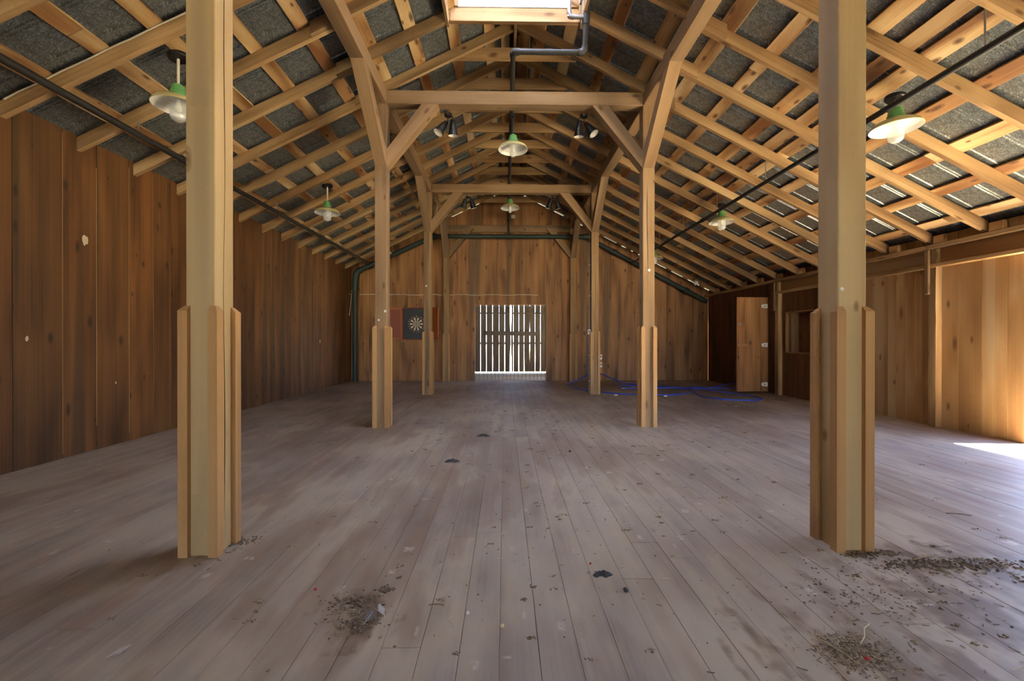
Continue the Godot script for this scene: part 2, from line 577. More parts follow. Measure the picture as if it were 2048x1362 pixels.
func _walls() -> void:
	# plain side wall: wide boards with pale tongues showing in some joints
	var wl := setting("wall_left")
	var top := roof_y(XL) + RAF + 0.022
	var g := Geo.new()
	box(g, Vector3(0.06, top + 0.06, ZF - ZB + 0.2), 1, 0.0, Vector3(XL - 0.056, (top - 0.06) / 2, (ZF + ZB) / 2))
	put("backing", g.mesh(M.wall), wl)
	var ez := edges(ZF, ZB, 0.28, 0.34, [-3.51, -3.9, -4.22, -4.58, -4.89, -5.14, -5.5, -5.84, -6.2, -6.53, -6.84, -7.29, -7.62, -8.01, -8.59, -8.92, -9.3, -9.62, -9.95, -10.32, -10.7])
	for i in ez.size() - 1:
		var p := Geo.new()
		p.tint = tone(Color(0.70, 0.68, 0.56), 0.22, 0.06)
		var w: float = ez[i] - ez[i + 1]
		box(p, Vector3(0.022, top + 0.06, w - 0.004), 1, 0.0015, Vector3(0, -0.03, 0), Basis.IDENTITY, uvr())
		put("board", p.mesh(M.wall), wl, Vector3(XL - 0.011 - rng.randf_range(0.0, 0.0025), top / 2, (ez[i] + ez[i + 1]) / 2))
		if ez[i + 1] in [-3.9, -4.58, -4.89, -6.84, -8.01, -9.3, -10.32, -10.7] or rng.randf() < 0.22:
			var q := Geo.new()
			q.tint = tone(Color(1, 1, 1), 0.1)
			box(q, Vector3(0.006, top - rng.randf_range(0.0, 0.6), 0.005), 1)
			put("tongue", q.mesh(M.tongue), wl, Vector3(XL - 0.007, top / 2, ez[i + 1]))
	for q in [[1.983, -4.10, 0.045], [1.06, -3.61, 0.02], [1.013, -9.23, 0.03], [0.62, -4.42, 0.012]]:
		var f := Geo.new()
		var poly := PackedVector2Array()
		for k in 11:
			var a := TAU * k / 11.0
			poly.append(Vector2(cos(a) * 0.7, sin(a) * 1.25) * q[2] * rng.randf_range(0.65, 1.1))
		f.tint = Color(0.75, 0.62, 0.45)
		prism(f, poly, 0.0, 0.003, Vector2.UP, Vector2.ZERO, Basis(Vector3.UP, PI / 2))
		put("filler_patch", f.mesh(M.white), wl, Vector3(XL - 0.0005, q[0], q[1]))
	# gable wall with the gateway
	var wb := setting("wall_back")
	var ox0 := -0.77
	var ox1 := 1.054
	var oy := 1.945
	for s in [[XL - 0.08, ox0, 0.0], [ox0, ox1, oy], [ox1, XR + 0.08, 0.0]]:
		var q := Geo.new()
		var pts := PackedVector2Array([Vector2(s[0], s[2] - (0.06 if s[2] == 0.0 else 0.0)), Vector2(s[1], s[2] - (0.06 if s[2] == 0.0 else 0.0)), Vector2(s[1], roof_y(s[1]) + RAF + 0.02)])
		if s[0] < XC and s[1] > XC:
			pts.append(Vector2(XC, RIDGE + RAF + 0.02))
		pts.append(Vector2(s[0], roof_y(s[0]) + RAF + 0.02))
		prism(q, pts, ZB - 0.026, ZB - 0.08, Vector2.UP)
		put("backing", q.mesh(M.gable), wb)
	var ex := edges(XL, XR, 0.16, 0.25, [ox0, ox1])
	for i in ex.size() - 1:
		var x0: float = ex[i] + 0.0015
		var x1: float = ex[i + 1] - 0.0015
		var y0: float = oy if ex[i] >= ox0 - 0.001 and ex[i + 1] <= ox1 + 0.001 else -0.06
		var pts := PackedVector2Array([Vector2(x0, y0), Vector2(x1, y0), Vector2(x1, roof_y(x1) + RAF + 0.02)])
		if x0 < XC and x1 > XC:
			pts.append(Vector2(XC, RIDGE + RAF + 0.02))
		pts.append(Vector2(x0, roof_y(x0) + RAF + 0.02))
		var p := Geo.new()
		p.tint = tone(Color(1.15, 1.1, 1.0), 0.24, 0.08)
		prism(p, pts, ZB - 0.024, ZB + rng.randf_range(-0.003, 0.0), Vector2.UP, uvr())
		put("board", p.mesh(M.gable), wb)
	# threshold of the gateway
	var th := Geo.new()
	box(th, Vector3(ox1 - ox0, 0.05, 0.12), 0, 0.004, Vector3((ox0 + ox1) / 2, -0.024, ZB - 0.05))
	put("threshold", th.mesh(M.beam), wb)
	_right_wall()
	# wall with the wide doorway, out of sight behind
	var wf := setting("wall_front")
	for s in [[XL - 0.08, -3.75, true], [-3.75, 4.95, false], [4.95, XR + 0.08, true]]:
		var n := maxi(1, int((s[1] - s[0]) / 0.4))
		for k in n:
			var x0: float = lerpf(s[0], s[1], float(k) / n)
			var x1: float = lerpf(s[0], s[1], float(k + 1) / n)
			var b0 := -0.08 if s[2] else roof_y(x0) - 0.4
			var b1 := -0.08 if s[2] else roof_y(x1) - 0.4
			var p := Geo.new()
			p.tint = tone(Color(1, 0.95, 0.85), 0.2, 0.08)
			prism(p, PackedVector2Array([Vector2(x0, b0), Vector2(x1, b1), Vector2(x1, roof_y(x1) + RAF + 0.02), Vector2(x0, roof_y(x0) + RAF + 0.02)]), ZF, ZF + 0.05, Vector2.UP, uvr())
			put("board", p.mesh(M.wall), wf)

func _right_wall() -> void:
	var wr := setting("wall_right")
	var top := roof_y(XR) + RAF + 0.01
	var NZ := [-7.225, -7.955, 0.825, 1.545]     # niche
	var DZ := [-8.56, -9.26, 0.0, 1.86]          # doorway
	var OZ := [-1.5, -4.27, 0.0, 1.89]           # doorway the sun comes in by
	var ez := edges(ZF, ZB, 0.2, 0.28, [OZ[0], OZ[1], -4.68, -4.93, -5.13, -5.36, -5.46, -5.59, -5.72, -5.85, -6.1, NZ[0], NZ[1], -8.3, DZ[0], DZ[1]])
	for i in ez.size() - 1:
		var a: float = ez[i]
		var b: float = ez[i + 1]
		var spans := [[-0.08, top]]
		for hole in [NZ, DZ, OZ]:
			if a <= hole[0] + 0.001 and b >= hole[1] - 0.001:
				spans = [[hole[3], top]] if hole[2] == 0.0 else [[-0.08, hole[2]], [hole[3], top]]
		var tint := tone(Color(1.0, 0.95, 0.88), 0.14, 0.06)
		var mat: Material = M.side
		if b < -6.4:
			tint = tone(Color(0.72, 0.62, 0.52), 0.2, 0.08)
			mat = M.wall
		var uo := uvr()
		for s in spans:
			var p := Geo.new()
			p.tint = tint
			box(p, Vector3(0.022, s[1] - s[0], a - b - 0.003), 1, 0.0015, Vector3.ZERO, Basis.IDENTITY, uo)
			put("board", p.mesh(mat), wr, Vector3(XR + 0.011 + rng.randf_range(0.0, 0.002), (s[0] + s[1]) / 2, (a + b) / 2))
			var q := Geo.new()
			box(q, Vector3(0.04, s[1] - s[0], a - b), 1, 0.0)
			put("backing", q.mesh(mat), wr, Vector3(XR + 0.045, (s[0] + s[1]) / 2, (a + b) / 2))
		if b > -6.2 and b < -4.3 and rng.randf() < 0.6:
			var q := Geo.new()
			box(q, Vector3(0.006, 1.9, 0.005), 1)
			put("tongue", q.mesh(M.tongue), wr, Vector3(XR + 0.006, 0.95, b))
	# flat plate under the rafter tails and girt below it
	for r in [[2.15, 2.2, XR - 0.11], [1.925, 1.967, XR - 0.10]]:
		for s in [[ZF, -1.6], [-1.6, -5.2], [-5.2, -8.2], [-8.2, ZB]]:
			if r[0] < 2.0 and s[1] == ZB:
				continue
			var p := Geo.new()
			p.tint = tone(Color(1.0, 0.95, 0.85), 0.1, 0.03)
			box(p, Vector3(XR - r[2] + 0.002, r[1] - r[0], s[0] - s[1]), 2, 0.004, Vector3.ZERO, Basis.IDENTITY, uvr())
			put("plate" if r[0] > 2.0 else "girt", p.mesh(M.rafter), wr, Vector3((XR + r[2]) / 2, (r[0] + r[1]) / 2, (s[0] + s[1]) / 2))
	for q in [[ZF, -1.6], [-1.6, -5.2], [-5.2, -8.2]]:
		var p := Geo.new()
		p.tint = tone(Color(0.8, 0.72, 0.62), 0.08)  # shade of the recess under the plate is put into this darker tint
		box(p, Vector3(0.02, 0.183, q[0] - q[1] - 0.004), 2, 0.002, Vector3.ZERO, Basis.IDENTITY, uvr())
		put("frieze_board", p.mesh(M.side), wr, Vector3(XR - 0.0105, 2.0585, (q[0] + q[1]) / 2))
	# studs with wavy waney edges and short dark cleats
	for s in [[-5.16, 0.09, 1.925], [-8.16, 0.10, 1.925], [-6.95, 0.04, 1.925], [-1.4, 0.1, 1.925]]:
		var p := Geo.new()
		p.tint = tone(Color(1.0, 0.97, 0.88), 0.06, 0.02)
		var lim: float = s[2]
		var poly := PackedVector2Array()
		var n := 12
		for k in n + 1:
			poly.append(Vector2(-s[1] / 2 + rng.randf_range(-0.004, 0.004), lim * k / n))
		for k in n + 1:
			poly.append(Vector2(s[1] / 2 + rng.randf_range(-0.006, 0.006), lim * (n - k) / n))
		prism(p, poly, -0.075, 0.0, Vector2.UP, uvr(), Basis(Vector3.UP, PI / 2))
		put("stud", p.mesh(M.rafter), wr, Vector3(XR, 0, s[0]))
		if s[1] > 0.05:
			var c := Geo.new()
			c.tint = Color(0.55, 0.55, 0.5)
			box(c, Vector3(0.03, 0.54, 0.055), 1, 0.006, Vector3.ZERO, Basis.IDENTITY, uvr())
			put("cleat", c.mesh(M.beam), wr, Vector3(XR - 0.115, 1.87, s[0] - 0.02))
			var u := Geo.new()
			u.tint = tone(Color(1, 0.95, 0.85), 0.06)
			box(u, Vector3(0.06, 0.185, 0.07), 1, 0.004, Vector3.ZERO, Basis.IDENTITY, uvr())
			put("block", u.mesh(M.rafter), wr, Vector3(XR - 0.035, 2.0585, s[0] + 0.01))
	# niche let into the wall
	var nb := Geo.new()
	var dx := 0.22
	box(nb, Vector3(0.02, NZ[3] - NZ[2], NZ[0] - NZ[1]), 1, 0.0, Vector3(XR + dx, (NZ[2] + NZ[3]) / 2, (NZ[0] + NZ[1]) / 2))
	put("niche_back", nb.mesh(M.wall), wr)
	for s in [[NZ[1] - 0.01, true], [NZ[0] + 0.01, true], [NZ[2] - 0.01, false], [NZ[3] + 0.01, false]]:
		var q := Geo.new()
		q.tint = Color(0.72, 0.64, 0.55)
		if s[1]:
			box(q, Vector3(dx + 0.03, NZ[3] - NZ[2] + 0.04, 0.02), 1, 0.0, Vector3(XR + dx / 2 - 0.015, (NZ[2] + NZ[3]) / 2, s[0]))
		else:
			box(q, Vector3(dx + 0.05, 0.02, NZ[0] - NZ[1]), 2, 0.0, Vector3(XR + dx / 2 - 0.025, s[0], (NZ[0] + NZ[1]) / 2))
		put("niche_lining", q.mesh(M.side), wr)
	# dark closet behind the doorway
	for q in [[Vector3(0.04, 2.3, 1.4), Vector3(XR + 1.3, 1.1, -8.9)], [Vector3(1.3, 2.3, 0.04), Vector3(XR + 0.7, 1.1, -8.2)], [Vector3(1.3, 2.3, 0.04), Vector3(XR + 0.7, 1.1, -9.6)], [Vector3(1.3, 0.04, 1.4), Vector3(XR + 0.7, 2.24, -8.9)], [Vector3(1.3, 0.04, 1.4), Vector3(XR + 0.7, -0.02, -8.9)]]:
		var c := Geo.new()
		box(c, q[0], 1)
		put("closet_panel", c.mesh(M.wall), wr, q[1])

# ------------------------------------------------------------------ ceiling
func _ceiling() -> void:
	var c := setting("ceiling")
	var zs := []
	for i in range(-10, 10):
		zs.append(Z0 - STEP * i)
	var SKY0 := Z0 + STEP           # header rafter pair at the far side of the skylight
	for z: float in zs:
		var in_sky := z > SKY0 - 0.01 and z < SKY0 + SKYN * STEP + 0.01
		for side in [-1.0, 1.0]:
			var m := ML if side < 0 else MR
			var x0 := 0.02
			if in_sky:
				x0 = 0.70 if side < 0 else 0.66
			# upper rafter, ridge to just past the plate
			_rafter(c, z + (-0.025 if side < 0 else 0.03), side, m, x0, 1.905, 0.0)
			# lower rafter lapped beside it
			_rafter(c, z + (-0.072 if side < 0 else -0.017), side, m, 1.56, (XC - XL) if side < 0 else 5.2 - XC, 0.0)
			if side > 0:
				var b := Geo.new()
				b.tint = tone(Color(0.95, 0.85, 0.7), 0.1)
				box(b, Vector3(0.05, 0.1, 0.14), 2, 0.008, Vector3.ZERO, Basis.IDENTITY, uvr())
				put("block", b.mesh(M.sheathing), c, Vector3(5.19, 2.252, z + 0.085))
		if z < SKY0 - 0.1:
			var t := Geo.new()
			t.tint = tone(Color(0.9, 0.86, 0.8), 0.08, 0.03)
			var hw0 := (RIDGE - 4.43) / ML + 0.05
			var hw1 := (RIDGE - 4.58) / ML + 0.05
			prism(t, PackedVector2Array([Vector2(XC - hw0, 4.43), Vector2(XC + hw0 - 0.02, 4.43), Vector2(XC + hw1 - 0.02, 4.58), Vector2(XC - hw1, 4.58)]), z - 0.072, z - 0.097, Vector2.RIGHT, uvr())
			put("collar_tie", t.mesh(M.rafter), c)
	# ridge board, open at the skylight
	for s in [[ZF, SKY0 + SKYN * STEP + 0.05], [SKY0 - 0.05, -8.0], [-8.0, ZB]]:
		var r := Geo.new()
		r.tint = Color(0.8, 0.75, 0.7)
		box(r, Vector3(0.035, 0.15, s[0] - s[1]), 2, 0.003, Vector3.ZERO, Basis.IDENTITY, uvr())
		put("ridge_board", r.mesh(M.rafter), c, Vector3(XC, RIDGE + 0.045, (s[0] + s[1]) / 2))
	# folded cap along the ridge
	for q in [[ZF + 0.2, SKY0 + SKYN * STEP], [SKY0 - 0.05, ZB - 0.1]]:
		var rc := Geo.new()
		prism(rc, PackedVector2Array([Vector2(-0.16, -0.16 * ML), Vector2(0, 0), Vector2(0.16, -0.16 * MR), Vector2(0.16, 0.004 - 0.16 * MR), Vector2(0, 0.005), Vector2(-0.16, 0.004 - 0.16 * ML)]), q[0], q[1], Vector2.RIGHT)
		put("ridge_cap", rc.mesh(M.galvanised), c, Vector3(XC, RIDGE + RAF + 0.055, 0))
	# spaced sheathing boards across the rafters
	var left := [-4.09, -3.66, -3.2, -2.79, -2.354, -1.925, -1.5, -1.074, -0.658, -0.255, -0.06]
	var right := [0.17, 0.36, 0.69, 1.12, 1.553, 1.985, 2.417, 2.85, 3.10, 3.28, 3.71, 4.14, 4.57, 4.99, 5.3]
	for q in [[left, -1.0, ML], [right, 1.0, MR]]:
		for x: float in q[0]:
			var w := rng.randf_range(0.12, 0.15)
			var z := 1.5
			var first := true
			while z > ZB + 0.01:
				var z1 := maxf(z - (rng.randf_range(1.2, 3.0) if first else rng.randf_range(2.4, 4.3)), ZB)
				first = false
				if z1 - ZB < 0.9:
					z1 = ZB
				var parts := [[z, z1]]
				if absf(x + 0.06 - XC) < 0.69:
					parts = []
					for r in [[z, maxf(z1, SKY0 + SKYN * STEP)], [minf(z, SKY0), z1]]:
						if r[0] - r[1] > 0.05:
							parts.append(r)
				for r in parts:
					var p := Geo.new()
					p.tint = tone(Color(1.0, 0.97, 0.92), 0.16, 0.07)
					if x == 3.10:
						p.tint = tone(Color(0.5, 0.42, 0.36), 0.1)
					var wa := w * rng.randf_range(0.92, 1.06)
					box(p, Vector3(wa / cos(atan(q[2])) * 0.96, 0.022, r[0] - r[1] - 0.004), 2, 0.003, Vector3.ZERO, Basis.IDENTITY, uvr())
					var xm := x + w / 2
					var ang: float = q[2] if q[1] < 0 else -q[2]
					var yy := roof_y(xm) + RAF + 0.0125
					put("sheathing_board", p.mesh(M.sheathing), c, Vector3(xm, yy, (r[0] + r[1]) / 2), Basis(Vector3.BACK, atan(ang)))
				z = z1
	# crimped metal sheets
	var sheets := {}
	var z := ZF + 0.5
	var seam := Z0 - 0.28
	while seam < ZF + 0.3:
		seam += STEP
	while seam > ZB - 0.05:
		var zn := seam - STEP
		for side in [-1.0, 1.0]:
			var cut := seam < SKY0 + SKYN * STEP + 0.4 and zn > SKY0 - 0.45
			var key := "%s%s" % [side, cut]
			var over := seam <= SKY0 + SKYN * STEP + 0.001 and zn >= SKY0 - 0.001
			if cut:
				# sheets that meet the skylight are cut into pieces round its kerb
				for r in [[seam, maxf(zn, SKY0 + SKYN * STEP + 0.0), 0.0], [minf(seam, SKY0 + SKYN * STEP), maxf(zn, SKY0 - 0.045), 0.7 if side < 0 else 0.66], [minf(seam, SKY0 - 0.045), zn, 0.0]]:
					if r[0] - r[1] > 0.02:
						put("metal_sheet", _sheet(side, r[2], r[0] - r[1], seam - r[0]), c, Vector3(XC, 0, r[0]))
			else:
				if not sheets.has(key):
					sheets[key] = _sheet(side, 0.0, STEP, 0.0)
				put("metal_sheet", sheets[key], c, Vector3(XC, 0, seam))
		seam = zn

func _rafter(c: Node3D, z: float, side: float, m: float, d0: float, d1: float, _o: float) -> void:
	var p := Geo.new()
	p.tint = tone(Color(0.88, 0.86, 0.82), 0.14, 0.05)
	var a := RIDGE - m * d0
	var b := RIDGE - m * d1
	var xa := XC + side * d0
	var xb := XC + side * d1
	prism(p, PackedVector2Array([Vector2(xa, a), Vector2(xb, b), Vector2(xb, b + RAF), Vector2(xa, a + RAF)]), z, z - 0.045, Vector2(xb - xa, b - a), uvr())
	put("rafter", p.mesh(M.rafter), c)

# a sheet hanging from z 0 to -len, from distance d0 off the ridge to past the eaves; crimps at set places of the 0.603 m module
func _sheet(side: float, d0: float, len: float, skip: float) -> ArrayMesh:
	var m := ML if side < 0 else MR
	var d1 := (XC - XL + 0.25) if side < 0 else (XR - XC + 0.3)
	var prof := [[0.0, 0.0]]
	for k in [0.012, 0.042, 0.302]:
		for q in [[k, 0.0], [k + 0.006, -0.010], [k + 0.013, -0.010], [k + 0.019, 0.0]]:
			var zz: float = q[0] - skip
			if zz > 0.001 and zz < len - 0.001:
				prof.append([zz, q[1]])
	prof.append([len, 0.0])
	var g := Geo.new()
	g.tint = tone(Color(1, 1, 1), 0.08, 0.0)
	var n := 1
	for i in prof.size() - 1:
		for e in [0.0, 0.0012]:
			var y0: float = RAF + 0.036 + prof[i][1] + e
			var y1: float = RAF + 0.036 + prof[i + 1][1] + e
			var A := Vector3(side * d0, RIDGE - m * d0 + y0, -prof[i][0])
			var B := Vector3(side * d1, RIDGE - m * d1 + y0, -prof[i][0])
			var C := Vector3(side * d1, RIDGE - m * d1 + y1, -prof[i + 1][0])
			var D := Vector3(side * d0, RIDGE - m * d0 + y1, -prof[i + 1][0])
			var nn := (B - A).cross(D - A).normalized()
			if nn.y > 0.0:
				nn = -nn
			if e > 0.0:
				nn = -nn
			var k := 1.0 / 0.42
			g.quad(A, B, C, D, nn, Vector2(d0, prof[i][0]) * k, Vector2(d1, prof[i][0]) * k, Vector2(d1, prof[i + 1][0]) * k, Vector2(d0, prof[i + 1][0]) * k)
	return g.mesh(M.galvanised)

# ------------------------------------------------------------------ skylight over the second bay
func _skylight() -> void:
	var s := setting("window_1")
	var zf := Z0 + STEP - 0.045
	var zn := Z0 + STEP * (1 + SKYN)
	var x0 := XC - 0.70
	var x1 := XC + 0.66
	# headers that carry the cut rafters
	for z in [zf - 0.01, zn - 0.02]:
		var h := Geo.new()
		h.tint = Color(1.0, 0.93, 0.84)
		box(h, Vector3(x1 - x0 + 0.03, 0.145, 0.05), 0, 0.004, Vector3.ZERO, Basis.IDENTITY, uvr())
		put("header", h.mesh(M.rafter), s, Vector3((x0 + x1) / 2, 4.495, z))
	# white boarded well up to a glazed top
	var top := 5.55
	for z in [zf + 0.012, zn - 0.012]:
		for k in 8:
			var b := Geo.new()
			b.tint = tone(Color(1, 1, 1), 0.03, 0.005)
			var w := (x1 - x0 - 0.16) / 8
			box(b, Vector3(w - 0.002, top - 4.57, 0.02), 1, 0.001, Vector3.ZERO)
			put("well_board", b.mesh(M.white), s, Vector3(x0 + 0.08 + w * (k + 0.5), (top + 4.57) / 2, z))
		for x in [x0 + 0.04, x1 - 0.04]:
			var b := Geo.new()
			b.tint = Color(0.95, 0.85, 0.72)
			box(b, Vector3(0.08, top - 4.57, 0.04), 1, 0.003, Vector3.ZERO, Basis.IDENTITY, uvr())
			put("well_corner", b.mesh(M.rafter), s, Vector3(x, (top + 4.57) / 2, z))
	for x in [x0 - 0.01, x1 + 0.01]:
		for k in 12:
			var b := Geo.new()
			var w := (zn - zf) / 12
			box(b, Vector3(0.02, top - 4.6, w - 0.002), 1, 0.001, Vector3.ZERO)
			put("well_board", b.mesh(M.white), s, Vector3(x, (top + 4.6) / 2, zf + w * (k + 0.5)))
	for q in [[Vector3(0.03, top - 4.4, zn - zf + 0.1), Vector3(x0 - 0.037, (top + 4.4) / 2, (zf + zn) / 2)], [Vector3(0.03, top - 4.4, zn - zf + 0.1), Vector3(x1 + 0.037, (top + 4.4) / 2, (zf + zn) / 2)], [Vector3(x1 - x0 + 0.1, top - 4.9, 0.03), Vector3((x0 + x1) / 2, (top + 4.9) / 2, zf - 0.02)], [Vector3(x1 - x0 + 0.1, top - 4.9, 0.03), Vector3((x0 + x1) / 2, (top + 4.9) / 2, zn + 0.02)]]:
		var kb := Geo.new()
		box(kb, q[0], 1)
		put("added_kerb", kb.mesh(M.rafter), s, q[1])  # unseen outer panels, added to stop sun through the well board gaps
	var p := Geo.new()
	box(p, Vector3(x1 - x0 + 0.1, 0.006, zn - zf + 0.1), 0)
	put("pane", p.mesh(M.skylight_sheet), s, Vector3((x0 + x1) / 2, top + 0.004, (zf + zn) / 2))

# ------------------------------------------------------------------ posts, beams, braces
const PL := -1.482
const PR := 1.732
const PW := 0.142
const TIE0 := 3.87
const TIE1 := 4.03

# a square post with, on some faces, a wandering drying crack as a real notch
func _shaft(h: float, cracks: Array, tint: Color, mat: Material) -> ArrayMesh:
	var g := Geo.new()
	g.tint = tint
	var uo := uvr()
	var hw := PW / 2
	var n := 26
	var b := 0.004
	var rings := []
	for i in n + 1:
		var y := h * i / n
		var poly := PackedVector2Array()
		for s in 4:
			var a0 := s * PI / 2
			# face s: outward normal direction (cos a0, sin a0)
			var nx := Vector2(cos(a0), sin(a0))
			var ty := Vector2(-sin(a0), cos(a0))
			poly.append(nx * hw + ty * (-hw + b))
			for q in cracks:
				if q[0] == s:
					var off: float = q[1] + 0.006 * sin(y * 1.9 + q[1] * 50.0) + 0.004 * sin(y * 5.3 + 1.0) + q[4] * (y - 1.0)
					var fade := clampf((y - q[2]) / 0.3, 0.0, 1.0) * clampf((q[3] - y) / 0.3, 0.0, 1.0)
					var w := (0.0032 + 0.0012 * sin(y * 3.1)) * fade
					poly.append(nx * hw + ty * (off - w))
					poly.append(nx * (hw - 0.03 * maxf(fade, 0.01)) + ty * off)
					poly.append(nx * hw + ty * (off + w))
			poly.append(nx * hw + ty * (hw - b))
		rings.append(poly)
	for i in n:
		var lo: PackedVector2Array = rings[i]
		var hi: PackedVector2Array = rings[i + 1]
		var y0 := h * i / n
		var y1 := h * (i + 1) / n
		var per := 0.0
		for k in lo.size():
			var k2 := (k + 1) % lo.size()
			var e := (lo[k2] - lo[k])
			if e.length() < 1e-6:
				continue
			var nn2 := Vector2(e.y, -e.x).normalized()
			var nn := Vector3(nn2.x, 0, nn2.y)
			var u0 := uo + Vector2(per / TW, y0 / TL)
			per += e.length()
			var u1 := uo + Vector2(per / TW, y0 / TL)
			var w := Vector2(0, (y1 - y0) / TL)
			g.quad(Vector3(lo[k].x, y0, lo[k].y), Vector3(lo[k2].x, y0, lo[k2].y), Vector3(hi[k2].x, y1, hi[k2].y), Vector3(hi[k].x, y1, hi[k].y), nn, u0, u1, u1 + w, u0 + w)
	return g.mesh(mat)

func _guard_mesh() -> ArrayMesh:
	var g := Geo.new()
	g.tint = tone(Color(0.96, 0.92, 0.83), 0.08, 0.03)
	var uo := uvr()
	var o := 0.0225
	var t := 0.0235
	var lo := [Vector2(-o, t), Vector2(t, t), Vector2(t, -o), Vector2(0, -o), Vector2(0, 0), Vector2(-o, 0)]
	var hi := [Vector2(-o, 0.003), Vector2(0.003, 0.003), Vector2(0.003, -o), Vector2(0, -o), Vector2(0, 0), Vector2(-o, 0)]
	for r in [[lo, lo, 0.0, 1.193], [lo, hi, 1.193, 1.218]]:
		var per := 0.0
		for k in 6:
			var a: Vector2 = r[0][k]
			var b: Vector2 = r[0][(k + 1) % 6]
			var c: Vector2 = r[1][(k + 1) % 6]
			var d: Vector2 = r[1][k]
			var A := Vector3(a.x, r[2], a.y)
			var B := Vector3(b.x, r[2], b.y)
			var C := Vector3(c.x, r[3], c.y)
			var D := Vector3(d.x, r[3], d.y)
			var nn := (B - A).cross(D - A).normalized()
			var e := b - a
			var out := Vector3(-e.y, 0, e.x)
			if nn.dot(out) < 0.0:
				nn = -nn
			var u0 := uo + Vector2(per / TW, r[2] / TL)
			per += e.length()
			var u1 := uo + Vector2(per / TW, r[2] / TL)
			var w := Vector2(0, (r[3] - r[2]) / TL)
			g.quad(A, B, C, D, nn, u0, u1, u1 + w, u0 + w)
	for q in [[0, 1, 4, 5], [1, 2, 3, 4]]:
		var p := []
		for k in q:
			p.append(Vector3(hi[k].x, 1.218, hi[k].y))
		g.quad(p[0], p[1], p[2], p[3], Vector3.UP, uo, uo, uo, uo)
	return g.mesh(M.guard)

func _post(z: float, right: bool, label: String, cracks: Array, group: String, near_pair := false, wall_post := false) -> void:
	var p := thing("timber_post", label, "post", Vector3(PR if right else PL, 0, z), group)
	put("shaft", _shaft(TIE0, cracks, tone(Color(0.97, 0.95, 0.88), 0.05, 0.02), M.post if near_pair else M.beam), p)
	var hw := PW / 2
	for q in [[1, 1, 0.0], [1, -1, PI / 2], [-1, -1, PI], [-1, 1, -PI / 2]]:
		if wall_post and q[1] < 0:
			continue
		put("corner_guard", _guard_mesh(), p, Vector3(q[0] * hw, 0, q[1] * hw), Basis(Vector3.UP, q[2]))

func beam(called: String, size: Vector3, grain: int, at: Vector3, label: String, category: String, group := "") -> void:
	var g := Geo.new()
	g.tint = tone(Color(0.82, 0.8, 0.78), 0.06, 0.03)
	box(g, size, grain, 0.005, Vector3.ZERO, Basis.IDENTITY, uvr())
	one(called, g, M.beam, at, label, category, group)

func brace(at: Vector3, turn: float, label: String, group: String, run := 0.0) -> void:
	# local x points from the post along the beam; origin on the post's face at the floor
	var g := Geo.new()
	g.tint = tone(Color(0.84, 0.82, 0.79), 0.08, 0.03)
	var r1 := 0.415 + run
	var r2 := 0.611 + run
	prism(g, PackedVector2Array([Vector2(0, 3.12), Vector2(r2, TIE0), Vector2(r1, TIE0), Vector2(0, 3.33)]), -0.066, 0.066, Vector2(r1, 0.55), uvr())
	var o := put(numbered("knee_brace"), g.mesh(M.beam), self, at, Basis(Vector3.UP, turn))
	tag(o, label, "brace", group)

func _frame() -> void:
	var zs := [-2.201, -5.256, -8.36]
	var which := ["farthest from the wire gate", "midway along the barn", "nearest the wire gate"]
	for i in 3:
		for right in [false, true]:
			var side := "open door side" if right else "plain wall side"
			var cracks := []
			if not right and i == 0:
				cracks = [[0, 0.0, 0.1, 3.7, 0.004]]
			elif not right and i == 2:
				cracks = [[1, 0.012, 0.0, 3.4, -0.016]]
			elif right and i == 2:
				cracks = [[1, 0.0, 0.0, 2.6, 0.004]]
			elif right and i == 1:
				cracks = [[1, 0.02, 1.6, 3.0, 0.0]]
			_post(zs[i], right, "square timber post with corner guards, %s, %s" % [which[i], side], cracks, "posts with corner guards", i == 0)
			# knee braces across and along
			var x := PR if right else PL
			var s := -1.0 if right else 1.0
			var where := "%s %s" % [["post farthest from gate", "middle post", "post nearest gate"][i], "open door side" if right else "plain wall side"]
			if i > 0:
				brace(Vector3(x + s * PW / 2, 0, zs[i]), 0.0 if not right else PI, "brace up to the tie beam, %s" % where, "braces under the tie beams")
			for d in [1.0, -1.0]:
				brace(Vector3(x, 0, zs[i] + d * PW / 2), -PI / 2 if d > 0 else PI / 2, "brace under long plate leaning %s gate, %s" % ["away from" if d > 0 else "towards", where], "braces under the long plates", 0.22)
	for right in [false, true]:
		_post(ZB + 0.073, right, "timber post standing against the gable wall %s" % ("beside the blue hose" if right else "beside the dartboard cabinet"), [], "posts against the gable wall", false, true)
		var x := PR if right else PL
		brace(Vector3(x + (-PW / 2 if right else PW / 2), 0, ZB + 0.068), PI if right else 0.0, "brace against the gable wall under its tie beam, %s side" % ("hose" if right else "dartboard"), "braces against the gable wall")
		brace(Vector3(x, 0, ZB + 0.146), -PI / 2, "brace from gable wall post to the long plate, %s side" % ("hose" if right else "dartboard"), "braces under the long plates", 0.1)
		beam("plate_beam", Vector3(PW, 0.17, ZF - ZB), 2, Vector3(x, TIE0 + 0.085, (ZF + ZB) / 2), "long timber plate carried by the posts %s" % ("nearer the open plank door" if right else "nearer the plain brown wall"), "beam", "long plates")
	var names := ["farthest from the wire gate", "between the two middle posts", "with the lamp closest to the gate"]
	for i in 3:
		beam("tie_beam", Vector3(PR - PL - PW, TIE1 - TIE0, PW), 0, Vector3((PL + PR) / 2, (TIE0 + TIE1) / 2, zs[i]), "level timber tie beam %s" % names[i], "beam", "tie beams across the nave")
	beam("tie_beam", Vector3(PR - PL - PW, 0.18, 0.06), 0, Vector3((PL + PR) / 2, 3.885, ZB + 0.03), "weathered tie beam flat against the gable wall", "beam", "tie beams across the nave")

